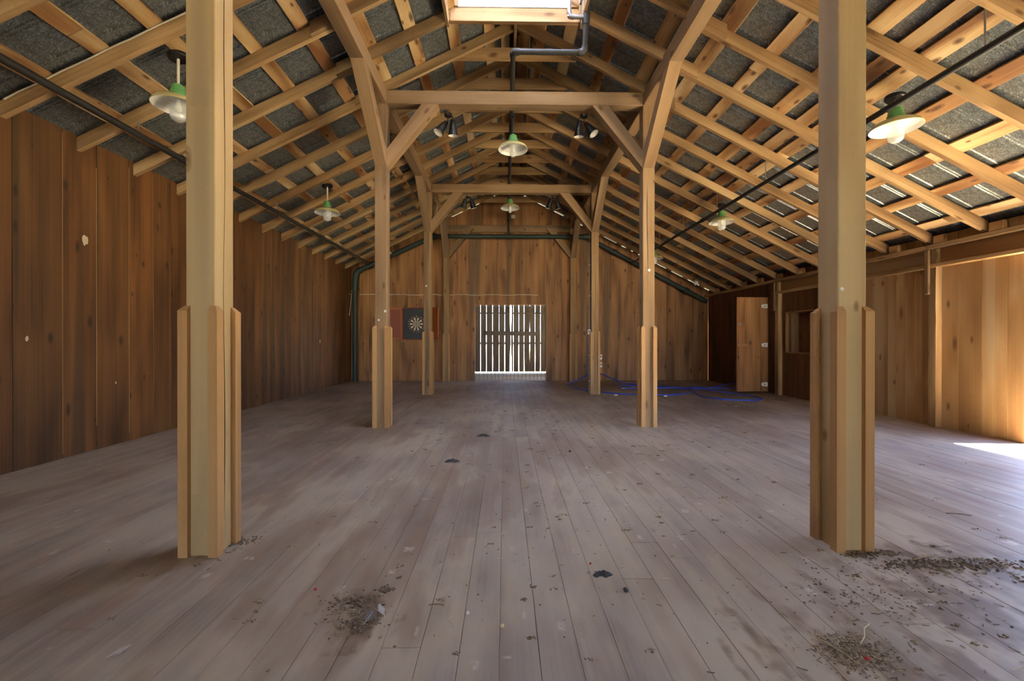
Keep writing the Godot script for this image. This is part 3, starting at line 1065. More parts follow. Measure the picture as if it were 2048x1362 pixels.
# ------------------------------------------------------------------ what lies past the gateway
func _beyond_the_gate() -> void:
	var gr := setting("ground")
	var g := Geo.new()
	box(g, Vector3(160, 0.3, 160), 0, 0.0, Vector3(0, -0.28, -10))
	put("earth", g.mesh(M.ground), gr)
	# passage between the gable wall and the gappy doors
	for q in [["wall_passage_left", Vector3(0.05, 2.9, 4.2), Vector3(-2.55, 1.3, -13.28)], ["wall_passage_right", Vector3(0.05, 2.9, 2.2), Vector3(2.85, 1.3, -14.28)], ["ceiling_passage", Vector3(5.5, 0.06, 4.2), Vector3(0.15, 2.7, -13.29)]]:
		var s := setting(q[0])
		var along_x: bool = q[1].x > 1.0
		var n := 14
		for k in n:
			var p := Geo.new()
			p.tint = tone(Color(1, 1, 1), 0.15)
			if along_x:
				box(p, Vector3(q[1].x / n - 0.003, q[1].y, q[1].z), 2, 0.002, Vector3.ZERO, Basis.IDENTITY, uvr())
				put("board", p.mesh(M.grey_board), s, q[2] + Vector3(q[1].x * ((k + 0.5) / n - 0.5), 0, 0))
			else:
				box(p, Vector3(q[1].x, q[1].y, q[1].z / n), 1, 0.002, Vector3.ZERO, Basis.IDENTITY, uvr())
				put("board", p.mesh(M.grey_board), s, q[2] + Vector3(0, 0, q[1].z * ((k + 0.5) / n - 0.5)))
	# two leaves of upright boards with daylight between them
	var d := setting("door_2")
	var px := [961.2, 972.8, 985.2, 998.1, 1009.5, 1021.4, 1026.7, 1037.6, 1048.2, 1059.6, 1070.2, 1081.0]
	var xs := []
	for p in px:
		xs.append((p - 1010.0) * 15.2 / 865.0)
	while xs[0] > -2.5:
		xs.push_front(xs[0] - 0.205)
	while xs[-1] < 2.8:
		xs.append(xs[-1] + 0.205)
	var zd := -15.2
	var half := []
	for i in xs.size():
		var line := []
		var base := 0.02 if absf(xs[i] - 0.2) < 0.02 else rng.randf_range(0.004, 0.008)
		for k in 13:
			line.append(maxf(base * (1.0 + 0.55 * sin(k * 0.8 + i * 2.3)) + rng.randf_range(-0.002, 0.002), 0.005))
		half.append(line)
	for i in xs.size() - 1:
		var poly := PackedVector2Array()
		for k in 13:
			poly.append(Vector2(xs[i] + half[i][k], -0.075 + 2.73 * k / 12.0))
		for k in range(12, -1, -1):
			poly.append(Vector2(xs[i + 1] - half[i + 1][k], -0.075 + 2.73 * k / 12.0))
		var p := Geo.new()
		p.tint = tone(Color(1, 1, 1), 0.15)
		prism(p, poly, zd, zd - 0.025, Vector2.UP, uvr())
		put("board", p.mesh(M.grey_board), d)
	for leaf in [[-2.5, 0.165], [0.235, 2.8]]:
		for y in [0.93, 1.98, 2.5]:
			var r := Geo.new()
			box(r, Vector3(leaf[1] - leaf[0], 0.055, 0.03), 0, 0.003, Vector3.ZERO, Basis.IDENTITY, uvr())
			put("rail", r.mesh(M.grey_board), d, Vector3((leaf[0] + leaf[1]) / 2, y, zd + 0.016))
	var cb := Geo.new()
	box(cb, Vector3(1.75, 0.15, 0.04), 0, 0.004, Vector3.ZERO, Basis(Vector3.BACK, -0.015), uvr())
	put("crossbar", cb.mesh(M.grey_board), d, Vector3(0.19, 1.27, zd + 0.06))
	# wire gate standing in the gateway
	var wg := thing("wire_gate", "thin wire gate filling the bright gateway in the gable wall", "gate", Vector3(0.142, 0, ZB - 0.05))
	for k in 19:
		var b := Geo.new()
		tube(b, [Vector3((k - 9) * 0.0995, 0.02, 0), Vector3((k - 9) * 0.0995, 1.92, 0)], 0.0045, 6)
		put("upright_wire", b.mesh(M.iron), wg)
	for y in [0.025, 0.12, 1.915]:
		var b := Geo.new()
		tube(b, [Vector3(-0.9, y, 0.006), Vector3(0.9, y, 0.006)], 0.006, 6)
		put("cross_wire", b.mesh(M.steel), wg)

# ------------------------------------------------------------------ plank door in the side wall
func _side_door() -> void:
	var d := setting("door_1")
	d.position = Vector3(0, 0, -8.5)
	var x0 := 4.585
	var x1 := 5.16
	var w := (x1 - x0 + 0.055) / 4
	for k in 4:
		var p := Geo.new()
		p.tint = tone(Color(1.0, 0.95, 0.82), 0.10, 0.05)
		box(p, Vector3(w - 0.0015, 1.865, 0.03), 1, 0.002, Vector3.ZERO, Basis.IDENTITY, uvr())
		put("plank", p.mesh(M.gable), d, Vector3(x0 + w * (k + 0.5), 0.96, 0))
	for y in [1.716, 0.948, 0.167]:
		var h := Geo.new()
		prism(h, PackedVector2Array([Vector2(-0.10, -0.028), Vector2(-0.02, -0.042), Vector2(0.02, -0.042), Vector2(0.02, 0.042), Vector2(-0.02, 0.042), Vector2(-0.10, 0.028)]), 0.0, 0.006, Vector2.UP)
		var o := put("hinge", h.mesh(M.white_enamel), d, Vector3(x1 + 0.02, y, 0.015))
		o.set_meta("label", "white strap hinge")
		var n := Geo.new()
		tube(n, [Vector3(-0.04, 0, 0.005), Vector3(-0.04, 0, 0.012)], 0.011, 8)
		put("bolt", n.mesh(M.black), o)
	var l := Geo.new()
	box(l, Vector3(0.085, 0.024, 0.008), 0, 0.002)
	put("latch", l.mesh(M.steel), d, Vector3(4.64, 1.355, 0.019))
	var t := Geo.new()
	t.tint = Color(1.0, 0.95, 0.85)
	box(t, Vector3(0.2, 0.045, 0.012), 0, 0.002, Vector3.ZERO, Basis.IDENTITY, uvr())
	put("batten", t.mesh(M.gable), d, Vector3(4.69, 0.938, 0.02))
	# frame of the doorway the leaf hangs in
	var tr := setting("trim_1")
	for q in [[Vector3(0.03, 1.9, 0.06), Vector3(XR - 0.016, 0.95, -9.29)], [Vector3(0.03, 0.06, 0.80), Vector3(XR - 0.016, 1.93, -8.91)]]:
		var p := Geo.new()
		p.tint = Color(0.7, 0.62, 0.55)
		box(p, q[0], 1 if q[0].y > 1 else 2, 0.003, Vector3.ZERO, Basis.IDENTITY, uvr())
		put("jamb" if q[0].y > 1 else "head", p.mesh(M.wall), tr, q[1])

# ------------------------------------------------------------------ pipes
func pipe(called: String, pts: Array, r: float, mat: Material, label: String, fittings := [], hangers := []) -> Node3D:
	var t := thing(called, label, "pipe", pts[0])
	var o := []
	for p in pts:
		o.append(p - pts[0])
	for i in o.size() - 1:
		var g := Geo.new()
		g.tint = tone(Color(1, 1, 1), 0.08)
		tube(g, [o[i], o[i + 1]], r, 14)
		put("run", g.mesh(mat), t)
	for i in range(1, o.size() - 1):
		var g := Geo.new()
		g.tint = Color(1.15, 1.1, 1.05)
		var a: Vector3 = (o[i - 1] - o[i]).normalized() * r * 2.2
		var b: Vector3 = (o[i + 1] - o[i]).normalized() * r * 2.2
		tube(g, [o[i] + a, o[i] + a * 0.4, o[i] + (a + b) * 0.22, o[i] + b * 0.4, o[i] + b], r * 1.3, 14)
		put("elbow", g.mesh(mat), t)
	for f in fittings:
		var g := Geo.new()
		g.tint = Color(1.2, 1.15, 1.1)
		tube(g, [f[0] - pts[0] - f[1] * 0.06, f[0] - pts[0] + f[1] * 0.06], r * 1.35, 14)
		put("coupling", g.mesh(mat), t)
	for h in hangers:
		var g := Geo.new()
		var at: Vector3 = h[0] - pts[0]
		tube(g, [at + Vector3(0, r * 0.9, 0), at + Vector3(0, h[1], 0)], 0.006, 6)
		put("hanger", g.mesh(M.steel), t)
	return t

func _pipes() -> void:
	# aisle pipes slung under the rafters
	var hl := []
	var hr := []
	for i in range(-4, 9, 2):
		hl.append([Vector3(-3.36, 2.93, Z0 - STEP * i - 0.07), roof_y(-3.36) - 2.93 + 0.01])
		hr.append([Vector3(3.18, 2.975, Z0 - STEP * i - 0.07), roof_y(3.18) - 2.975 + 0.01])
	pipe("sprinkler_pipe", [Vector3(-3.36, 2.93, 1.2), Vector3(-3.36, 2.93, -10.78)], 0.03, M.iron, "black iron pipe slung under the rafters along the plain brown wall", [[Vector3(-3.36, 2.93, -4.6), Vector3.BACK], [Vector3(-3.36, 2.93, -8.0), Vector3.BACK]], hl)
	pipe("sprinkler_pipe", [Vector3(3.18, 2.975, 1.2), Vector3(3.18, 2.975, -10.78)], 0.024, M.iron, "black iron pipe slung under the rafters above the open plank door side", [[Vector3(3.18, 2.975, -3.85), Vector3.BACK], [Vector3(3.18, 2.975, -6.9), Vector3.BACK]], hr)
	# ridge pipe resting on the tie beams, with the drop by the skylight
	var rp := pipe("ridge_pipe", [Vector3(0.87, 5.4, -4.15), Vector3(0.83, 4.065, -4.53), Vector3(0.085, 4.065, -4.53), Vector3(0.085, 4.065, -10.86), Vector3(0.085, 3.712, -10.86)], 0.028, M.iron, "iron pipe resting on the tie beams below the ridge", [[Vector3(0.839, 4.37, -4.443), Vector3(-0.03, -0.96, -0.27).normalized()]])
	var br := [Vector3(0.81, 4.37, -4.443), Vector3(0.66, 4.37, -4.443), Vector3(0.66, 5.3, -4.36)]
	for k in 2:
		var b := Geo.new()
		tube(b, [br[k] - rp.position, br[k + 1] - rp.position], 0.02, 12)
		var o := put("branch", b.mesh(M.steel), rp)
		o.set_meta("label", "thin bright branch beside the skylight well")
	var el := Geo.new()
	tube(el, [br[1] + Vector3(0.05, 0, 0) - rp.position, br[1] + Vector3(0.008, 0.008, 0) - rp.position, br[1] + Vector3(0, 0.05, 0.004) - rp.position], 0.026, 12)
	put("branch_elbow", el.mesh(M.steel), rp)
	# thick mains on the gable wall
	var zp := ZB + 0.2
	pipe("main_pipe", [Vector3(-1.88, 3.65, zp), Vector3(2.12, 3.65, zp)], 0.055, M.green_iron, "thick level pipe across the gable wall above the gateway", [[Vector3(-1.8, 3.65, zp), Vector3.RIGHT], [Vector3(2.05, 3.65, zp), Vector3.RIGHT]])
	pipe("main_pipe", [Vector3(-1.9, 3.60, zp), Vector3(-3.72, 2.76, zp), Vector3(-3.76, 2.5, zp), Vector3(-3.76, 0.0, zp)], 0.06, M.green_iron, "thick green black riser in the corner, bending up along the rafter slope", [[Vector3(-3.40, 2.908, zp), Vector3(0.908, 0.42, 0)], [Vector3(-3.76, 2.35, zp), Vector3.UP]])
	pipe("main_pipe", [Vector3(2.14, 3.59, zp), Vector3(5.12, 2.02, zp)], 0.055, M.green_iron, "thick pipe sloping down the gable wall to the dark corner", [[Vector3(2.75, 3.269, zp), Vector3(0.885, -0.466, 0)], [Vector3(4.6, 2.294, zp), Vector3(0.885, -0.466, 0)]])
	# conduit and boxes on the post nearest the gate
	var c := thing("conduit", "grey conduit with junction box up the post nearest the gate and hose", "conduit", Vector3(1.638, 0, -8.37))
	var g := Geo.new()
	tube(g, [Vector3(0, 0.02, 0), Vector3(0, 2.95, 0)], 0.011, 8)
	put("tube", g.mesh(M.steel), c)
	g = Geo.new()
	box(g, Vector3(0.05, 0.1, 0.07), 1, 0.004)
	var jb := put("junction_box", g.mesh(M.white), c, Vector3(-0.012, 1.2, 0.02))
	g = Geo.new()
	box(g, Vector3(0.02, 0.022, 0.004), 1, 0.002)
	put("socket", g.mesh(M.black), jb, Vector3(0, 0.015, 0.036))
	for y in [0.25, 0.75, 1.9, 2.5]:
		g = Geo.new()
		tube(g, [Vector3(0, y - 0.008, 0), Vector3(0, y + 0.008, 0)], 0.016, 8)
		put("strap", g.mesh(M.white), c)
	for y in [0.715, 0.565]:
		g = Geo.new()
		g.tint = Color(1, 1, 0.92)
		box(g, Vector3(0.045, 0.095, 0.06), 1, 0.006)
		var b := put(numbered("outlet_box"), g.mesh(M.white), self, Vector3(PR + PW / 2 + 0.045, y, -8.33))
		tag(b, "%s of two white outlet boxes on the post nearest the hose" % ("upper" if y > 0.6 else "lower"), "outlet", "outlet boxes")
		g = Geo.new()
		box(g, Vector3(0.02, 0.03, 0.004), 1, 0.001)
		put("socket", g.mesh(M.black), b, Vector3(0, 0.01, 0.031))
	# thin white cord stapled along the gable wall
	var pts := []
	for k in 41:
		var x := lerpf(-3.70, 0.85, k / 40.0)
		pts.append(Vector3(x, 2.20 + 0.008 * sin(k * 0.9) + 0.004 * sin(k * 2.7), ZB + 0.012))
	g = Geo.new()
	tube(g, pts, 0.008, 8)
	one("strung_cord", g, M.cord, Vector3.ZERO, "thin pale cord strung along the gable wall above the dartboard", "cord")

func _small_marks() -> void:
	var z := Z0 + STEP * 3 - 0.072
	var pts := []
	for k in 15:
		var x := lerpf(-3.88, -2.35, k / 14.0)
		pts.append(Vector3(x, roof_y(x) + 0.112 + 0.003 * sin(k * 1.9), z + 0.006))
	var g := Geo.new()
	tube(g, pts, 0.006, 8)
	one("cable", g, M.cord, Vector3.ZERO, "white cable clipped along a rafter beside the plain brown wall", "cable")
	# daubs of white filler on the posts, belonging to each
	var spots := [["timber_post_001", Vector3(1.663, 1.305, -2.13), 0.010], ["timber_post_002", Vector3(-1.507, 1.286, -5.185), 0.012], ["timber_post_002", Vector3(-1.425, 1.392, -5.185), 0.016], ["timber_post_003", Vector3(1.737, 1.89, -5.185), 0.017], ["timber_post_004", Vector3(-1.505, 2.08, -8.289), 0.018]]
	for q in spots:
		var p := get_node(q[0]) as Node3D
		var b := Geo.new()
		lathe(b, [Vector2(q[2], 0.0), Vector2(q[2] * 0.8, 0.002), Vector2(0.0, 0.003)], 12, Vector3.ZERO, Basis(Vector3.RIGHT, PI / 2))
		var c: Vector3 = q[1] - p.position
		c.x = clampf(c.x, -0.052, 0.052)
		put("filler_daub", b.mesh(M.white), p, Vector3(c.x, c.y, PW / 2))

# ------------------------------------------------------------------ lamps
func _pendant(at: Vector3, drop: float, tilt: float, label: String, canopy := true) -> void:
	var jr := 0.058 if canopy else 0.042
	var jd := 0.12 if canopy else 0.088
	# at: centre of the rim
	var t := thing("pendant_lamp", label, "lamp", at, "enamel barn pendants")
	var R := 0.183
	var g := Geo.new()
	lathe(g, [Vector2(R, 0.0), Vector2(R + 0.003, 0.004), Vector2(R - 0.004, 0.016), Vector2(0.165, 0.038), Vector2(0.135, 0.056), Vector2(0.09, 0.07), Vector2(0.064, 0.08), Vector2(0.058, 0.1)], 40)
	var sh := put("shade", g.mesh(M.beige), t)
	g = Geo.new()
	lathe(g, [Vector2(R, 0.0), Vector2(R - 0.008, 0.014), Vector2(0.16, 0.034), Vector2(0.13, 0.05), Vector2(0.085, 0.064), Vector2(0.0, 0.072)], 40, Vector3.ZERO, Basis.IDENTITY, true)
	var inner := put("reflector", g.mesh(M.white_enamel), sh)
	inner.set_meta("label", "white enamel inside of the shade")
	g = Geo.new()
	lathe(g, [Vector2(0.062, 0.088), Vector2(0.062, 0.112), Vector2(0.055, 0.118), Vector2(0.055, 0.138), Vector2(0.047, 0.143), Vector2(0.047, 0.172), Vector2(0.034, 0.182), Vector2(0.0, 0.184)], 28)
	var nk := put("neck", g.mesh(M.green), t)
	nk.set_meta("label", "green enamel neck")
	g = Geo.new()
	lathe(g, [Vector2(0.0, -jd), Vector2(jr * 0.5, -jd + 0.004), Vector2(jr * 0.86, -jd + 0.02), Vector2(jr, -jd + 0.045), Vector2(jr, 0.066)], 28)
	lathe(g, [Vector2(0.0, -jd + 0.003), Vector2(jr * 0.48, -jd + 0.007), Vector2(jr * 0.82, -jd + 0.022), Vector2(jr - 0.0025, -jd + 0.046), Vector2(jr - 0.0025, 0.066)], 28, Vector3.ZERO, Basis.IDENTITY, true)
	var jar := put("glass_jar", g.mesh(M.jar_glass), t)
	g = Geo.new()
	lathe(g, [Vector2(0.0, -0.045), Vector2(0.018, -0.04), Vector2(0.026, -0.02), Vector2(0.022, 0.01), Vector2(0.014, 0.04), Vector2(0.014, 0.066)], 20)
	put("bulb", g.mesh(M.white_enamel), jar)
	g = Geo.new()
	tube(g, [Vector3(0, 0.18, 0), Vector3(0, drop, 0)], 0.0105, 10)
	put("stem", g.mesh(M.cord if canopy else M.iron), t)
	g = Geo.new()
	if canopy:
		lathe(g, [Vector2(0.0, -0.03), Vector2(0.07, -0.028), Vector2(0.078, -0.02), Vector2(0.078, 0.0), Vector2(0.0, 0.0)], 24, Vector3(0, drop, 0), Basis(Vector3.BACK, tilt * 0.35))
	else:
		box(g, Vector3(0.06, 0.05, 0.06), 1, 0.006, Vector3(0, drop - 0.025, 0))
	put("canopy", g.mesh(M.black), t)

func _cone(t: Node3D, at: Vector3, dir: Vector3) -> void:
	var y := -dir.normalized()
	var x := y.cross(Vector3.FORWARD).normalized()
	var b := Basis(x, y, x.cross(y))
	var g := Geo.new()
	lathe(g, [Vector2(0.06, -0.105), Vector2(0.062, -0.1), Vector2(0.056, -0.06), Vector2(0.053, -0.058), Vector2(0.048, -0.015), Vector2(0.045, -0.013), Vector2(0.038, 0.035), Vector2(0.034, 0.037), Vector2(0.026, 0.085), Vector2(0.0, 0.09)], 24, at, b)
	var o := put("cone_shade", g.mesh(M.black), t)
	g = Geo.new()
	lathe(g, [Vector2(0.06, -0.105), Vector2(0.05, -0.06), Vector2(0.0, -0.055)], 24, at, b, true)
	put("reflector", g.mesh(M.white_enamel), o)
	g = Geo.new()
	tube(g, [at + y * 0.085, at + y * 0.12, Vector3(at.x * 0.2, 0.0, 0)], 0.007, 6)
	put("arm", g.mesh(M.iron), t)

func _lamps() -> void:
	for i in 3:
		var zz: float = [-3.61, -6.60, -9.6][i]
		var w: String = ["farthest from the gable wall", "midway to the gable wall", "close to the gable wall"][i]
		_pendant(Vector3(-2.69, 2.965, zz), roof_y(-2.69) - 2.965 - 0.002, ML, "green necked enamel pendant lamp along the plain brown wall, %s" % w)
		_pendant(Vector3(3.36, 2.865, zz - 0.06), roof_y(3.36) - 2.865 - 0.002, -MR, "green necked enamel pendant lamp above the open plank door side, %s" % w)
	_pendant(Vector3(0.10, 3.42, -5.40), TIE0 - 3.42, 0.0, "enamel pendant lamp on a dark stem under the middle tie beam", false)
	_pendant(Vector3(0.10, 3.63, -8.50), TIE0 - 3.63, 0.0, "enamel pendant lamp close under the tie beam nearest the gate", false)
	var k := 0
	for q in [[-0.71, -5.42, 1], [0.99, -5.42, 1], [-0.72, -8.52, 0], [0.96, -8.52, 0]]:
		var side := "dartboard" if q[0] < 0.0 else "hose"
		var t := thing("spot_lamp", "twin black cone spotlights under the %s, %s side" % ["middle tie beam" if q[2] == 1 else "tie beam nearest the gate", side], "lamp", Vector3(q[0], TIE0, q[1]), "twin cone spotlights")
		var g := Geo.new()
		lathe(g, [Vector2(0.0, -0.035), Vector2(0.045, -0.03), Vector2(0.05, 0.0), Vector2(0.0, 0.0)], 18)
		put("base", g.mesh(M.black), t)
		var s := -1.0 if q[0] < 0.0 else 1.0
		if q[2] == 1:
			_cone(t, Vector3(s * 0.07, -0.16, 0.0), Vector3(s * 0.6, -1.0, 0.35))
			_cone(t, Vector3(-s * 0.06, -0.16, 0.0), Vector3(0.0, -1.0, -0.15))
		else:
			_cone(t, Vector3(-0.075, -0.13, 0.0), Vector3(-0.3, -1.0, -0.2))
			_cone(t, Vector3(0.075, -0.13, 0.0), Vector3(0.3, -1.0, -0.2))
		k += 1
	for q in [["bright round floodlight bulb by the brace over the conduit", Vector3(1.51, 4.13, -10.75)], ["small round floodlight bulb by the brace over the dartboard", Vector3(-1.42, 4.12, -10.75)], ["white floodlight under the rafters in the dark corner", Vector3(4.62, 2.44, -10.4)]]:
		var t := thing("flood_bulb", q[0], "lamp", q[1], "flood bulbs")
		var g := Geo.new()
		lathe(g, [Vector2(0.0, -0.07), Vector2(0.03, -0.064), Vector2(0.05, -0.045), Vector2(0.055, -0.02), Vector2(0.045, 0.02), Vector2(0.024, 0.05), Vector2(0.02, 0.08)], 20, Vector3.ZERO, Basis(Vector3.RIGHT, -0.7))
		put("bulb", g.mesh(M.white_enamel if q[1].x > 3.0 else M.steel), t)
		g = Geo.new()
		tube(g, [Vector3(0, 0.05, -0.05), Vector3(0, 0.10, -0.06), Vector3(0, roof_y(q[1].x) - q[1].y, -0.08)], 0.012, 8)
		put("holder", g.mesh(M.black), t)

# ------------------------------------------------------------------ things on the gable wall
func _gable_things() -> void:
	var c := thing("dartboard_cabinet", "open cherry wood dartboard cabinet with black back on the gable wall", "cabinet", Vector3(-2.26, 1.46, ZB))
	var W := 0.68
	var H := 0.80
	var D := 0.08
	var g := Geo.new()
	box(g, Vector3(W - 0.02, H - 0.02, 0.012), 1, 0.0, Vector3(0, 0, 0.008))
	put("back_panel", g.mesh(M.black), c)
	for q in [[Vector3(0.02, H, D), Vector3(-W / 2, 0, D / 2)], [Vector3(0.02, H, D), Vector3(W / 2, 0, D / 2)], [Vector3(W, 0.02, D), Vector3(0, H / 2, D / 2)], [Vector3(W, 0.02, D), Vector3(0, -H / 2, D / 2)]]:
		g = Geo.new()
		box(g, q[0], 1, 0.003, q[1])
		put("frame_side", g.mesh(M.cherry), c)
	for s in [-1.0, 1.0]:
		var turn := 0.06 if s < 0 else -0.75
		var dr := Node3D.new()
		dr.name = "door"
		c.add_child(dr, true)
		dr.position = Vector3(s * (W / 2 + 0.012), 0, D)
		dr.rotation.y = turn if s < 0 else turn
		var dw := 0.335
		g = Geo.new()
		box(g, Vector3(dw - 0.06, H - 0.08, 0.012), 1, 0.0, Vector3(s * dw / 2, 0, 0.0))
		put("panel", g.mesh(M.cherry if s < 0 else M.cherry_light), dr)
		for q in [[Vector3(0.035, H, 0.02), Vector3(s * 0.0175, 0, 0)], [Vector3(0.035, H, 0.02), Vector3(s * (dw - 0.0175), 0, 0)], [Vector3(dw, 0.045, 0.02), Vector3(s * dw / 2, H / 2 - 0.022, 0)], [Vector3(dw, 0.045, 0.02), Vector3(s * dw / 2, -H / 2 + 0.022, 0)]]:
			g = Geo.new()
			box(g, q[0], 1, 0.002, q[1])
			put("rail", g.mesh(M.cherry_light), dr)
	# the board itself
	var b := thing("dartboard", "round bristle dartboard hanging in the open cherry cabinet", "dartboard", Vector3(-2.255, 1.449, ZB + 0.016))
	g = Geo.new()
	lathe(g, [Vector2(0.225, 0.0), Vector2(0.225, 0.036), Vector2(0.0, 0.038)], 48, Vector3.ZERO, Basis(Vector3.RIGHT, PI / 2))
	put("body", g.mesh(M.black), b)
	g = Geo.new()
	var rr := [0.016, 0.099, 0.107, 0.162, 0.170]
	for k in 20:
		for j in 4:
			var even := k % 2 == 0
			var col := Color(0.03, 0.03, 0.03) if even else Color(0.72, 0.64, 0.48)
			if j == 1 or j == 3:
				col = Color(0.45, 0.03, 0.04) if even else Color(0.04, 0.22, 0.09)
			g.tint = col
			for h in 2:
				var a0 := TAU * (k - 0.5 + h * 0.5) / 20.0
				var a1 := TAU * (k + h * 0.5) / 20.0
				var p0 := Vector3(sin(a0), cos(a0), 0)
				var p1 := Vector3(sin(a1), cos(a1), 0)
				g.quad(p0 * rr[j] + Vector3(0, 0, 0.041), p1 * rr[j] + Vector3(0, 0, 0.041), p1 * rr[j + 1] + Vector3(0, 0, 0.041), p0 * rr[j + 1] + Vector3(0, 0, 0.041), Vector3.BACK, Vector2.ZERO, Vector2.ZERO, Vector2.ZERO, Vector2.ZERO)
	put("scoring_face", g.mesh(M.print), b)
	g = Geo.new()
	g.tint = Color(0.04, 0.22, 0.09)
	lathe(g, [Vector2(0.016, 0.041), Vector2(0.0, 0.0415)], 16, Vector3.ZERO, Basis(Vector3.RIGHT, PI / 2))
	put("bull", g.mesh(M.print), b)
	var nums := [20, 1, 18, 4, 13, 6, 10, 15, 2, 17, 3, 19, 7, 16, 8, 11, 14, 9, 12, 5]
	for k in 20:
		var tm := TextMesh.new()
		tm.text = str(nums[k])
		tm.font_size = 16
		tm.pixel_size = 0.0021
		tm.depth = 0.001
		var sf := SystemFont.new()
		sf.font_names = PackedStringArray(["Droid Sans"])
		tm.font = sf
		tm.material = M.white
		var a := TAU * k / 20.0
		put("number", tm, b, Vector3(sin(a) * 0.197, cos(a) * 0.197, 0.0405), Basis(Vector3.BACK, -a))
	var tagm := Geo.new()
	box(tagm, Vector3(0.10, 0.09, 0.02), 1, 0.004)
	one("wall_tag", tagm, M.white, Vector3(0.205, 4.13, -10.82), "small white tag beside the ridge pipe near the gable wall", "tag")
	# hook and rod by the riser
	var hk := Geo.new()
	tube(hk, [Vector3(-0.12, 0.0, 0.0), Vector3(0.0, 0.0, 0.0)], 0.014, 8)
	tube(hk, [Vector3(-0.01, 0.0, 0.01), Vector3(-0.06, -0.53, 0.02)], 0.009, 8)
	one("hook_rod", hk, M.steel, Vector3(-3.84, 2.19, ZB + 0.17), "thin rod hanging from a hook beside the corner riser", "rod")

# ------------------------------------------------------------------ hose
func smooth(ctrl: Array, per := 10) -> Array:
	var out := []
	for i in ctrl.size() - 1:
		var p0: Vector3 = ctrl[maxi(i - 1, 0)]
		var p3: Vector3 = ctrl[mini(i + 2, ctrl.size() - 1)]
		for k in per:
			out.append((ctrl[i] as Vector3).cubic_interpolate(ctrl[i + 1], p0, p3, float(k) / per))
	out.append(ctrl[-1])
	return out

func _hose() -> void:
	var h := thing("garden_hose", "blue hose lying in wide loops on the floor by the open plank door", "hose", Vector3(3.3, 0, -8.9))
	var o := Vector3(3.3, 0, -8.9)
	var y := 0.014
	var runs := [
		[Vector3(5.36, 0.35, -9.1), Vector3(5.05, 0.2, -9.1), Vector3(4.5, 0.05, -9.15), Vector3(4.0, y, -9.1), Vector3(3.55, y, -9.3), Vector3(3.2, y, -9.75), Vector3(2.75, 0.05, -10.3), Vector3(2.3, 0.22, -10.75), Vector3(1.85, 0.10, -10.55), Vector3(1.5, y, -10.15), Vector3(1.44, y, -9.75), Vector3(1.52, y, -9.2), Vector3(1.78, y, -8.68), Vector3(2.25, y, -8.25), Vector3(2.75, y, -8.1), Vector3(3.15, y, -8.12), Vector3(3.55, y, -8.35), Vector3(3.8, 0.03, -8.75), Vector3(3.9, 0.05, -9.1), Vector3(4.3, y, -9.3), Vector3(4.75, y, -9.15), Vector3(4.9, y, -8.95)],
		[Vector3(2.55, y, -9.6), Vector3(2.9, y, -9.75), Vector3(3.4, y, -9.55), Vector3(3.85, 0.04, -9.0), Vector3(3.72, y, -8.4), Vector3(3.62, y, -7.85), Vector3(3.8, y, -7.5), Vector3(4.1, y, -7.36), Vector3(4.42, y, -7.42), Vector3(4.57, y, -7.66), Vector3(4.5, y, -8.05), Vector3(4.3, y, -8.6), Vector3(4.1, 0.03, -8.95), Vector3(3.7, 0.03, -9.15), Vector3(3.1, y, -9.2), Vector3(2.55, y, -9.2)],
	]
	for r in runs:
		var pts := []
		for p in smooth(r, 9):
			pts.append(p - o)
		var g := Geo.new()
		tube(g, pts, 0.0135, 10)
		put("loop", g.mesh(M.blue), h)
	var cpl := Geo.new()
	tube(cpl, [Vector3(2.55, y, -9.2) - o, Vector3(2.49, y, -9.2) - o], 0.017, 12)
	put("coupling", cpl.mesh(M.steel), h)

# ------------------------------------------------------------------ litter on the floor
func _lump(sd: int, flat: float) -> ArrayMesh:
	var r := RandomNumberGenerator.new()
	r.seed = sd
	var g := Geo.new()
	var pts := []
	var rows := 5
	var cols := 8
	for i in rows + 1:
		var line := []
		for k in cols:
			var th := PI * i / rows
			var ph := TAU * k / cols
			var rad := 1.0 if i == 0 or i == rows else r.randf_range(0.65, 1.15)
			line.append(Vector3(sin(th) * cos(ph), cos(th) * flat, sin(th) * sin(ph)) * rad)
		pts.append(line)
	for i in rows:
		for k in cols:
			var k2 := (k + 1) % cols
			var A: Vector3 = pts[i][k]
			var B: Vector3 = pts[i][k2]
			var C: Vector3 = pts[i + 1][k2]
			var D: Vector3 = pts[i + 1][k]
			if i > 0:
				g.tri(A, B, C, A.normalized(), B.normalized(), C.normalized(), Vector2.ZERO, Vector2.ZERO, Vector2.ZERO)
			if i < rows - 1:
				g.tri(A, C, D, A.normalized(), C.normalized(), D.normalized(), Vector2.ZERO, Vector2.ZERO, Vector2.ZERO)
	return g.mesh(M.crumb)

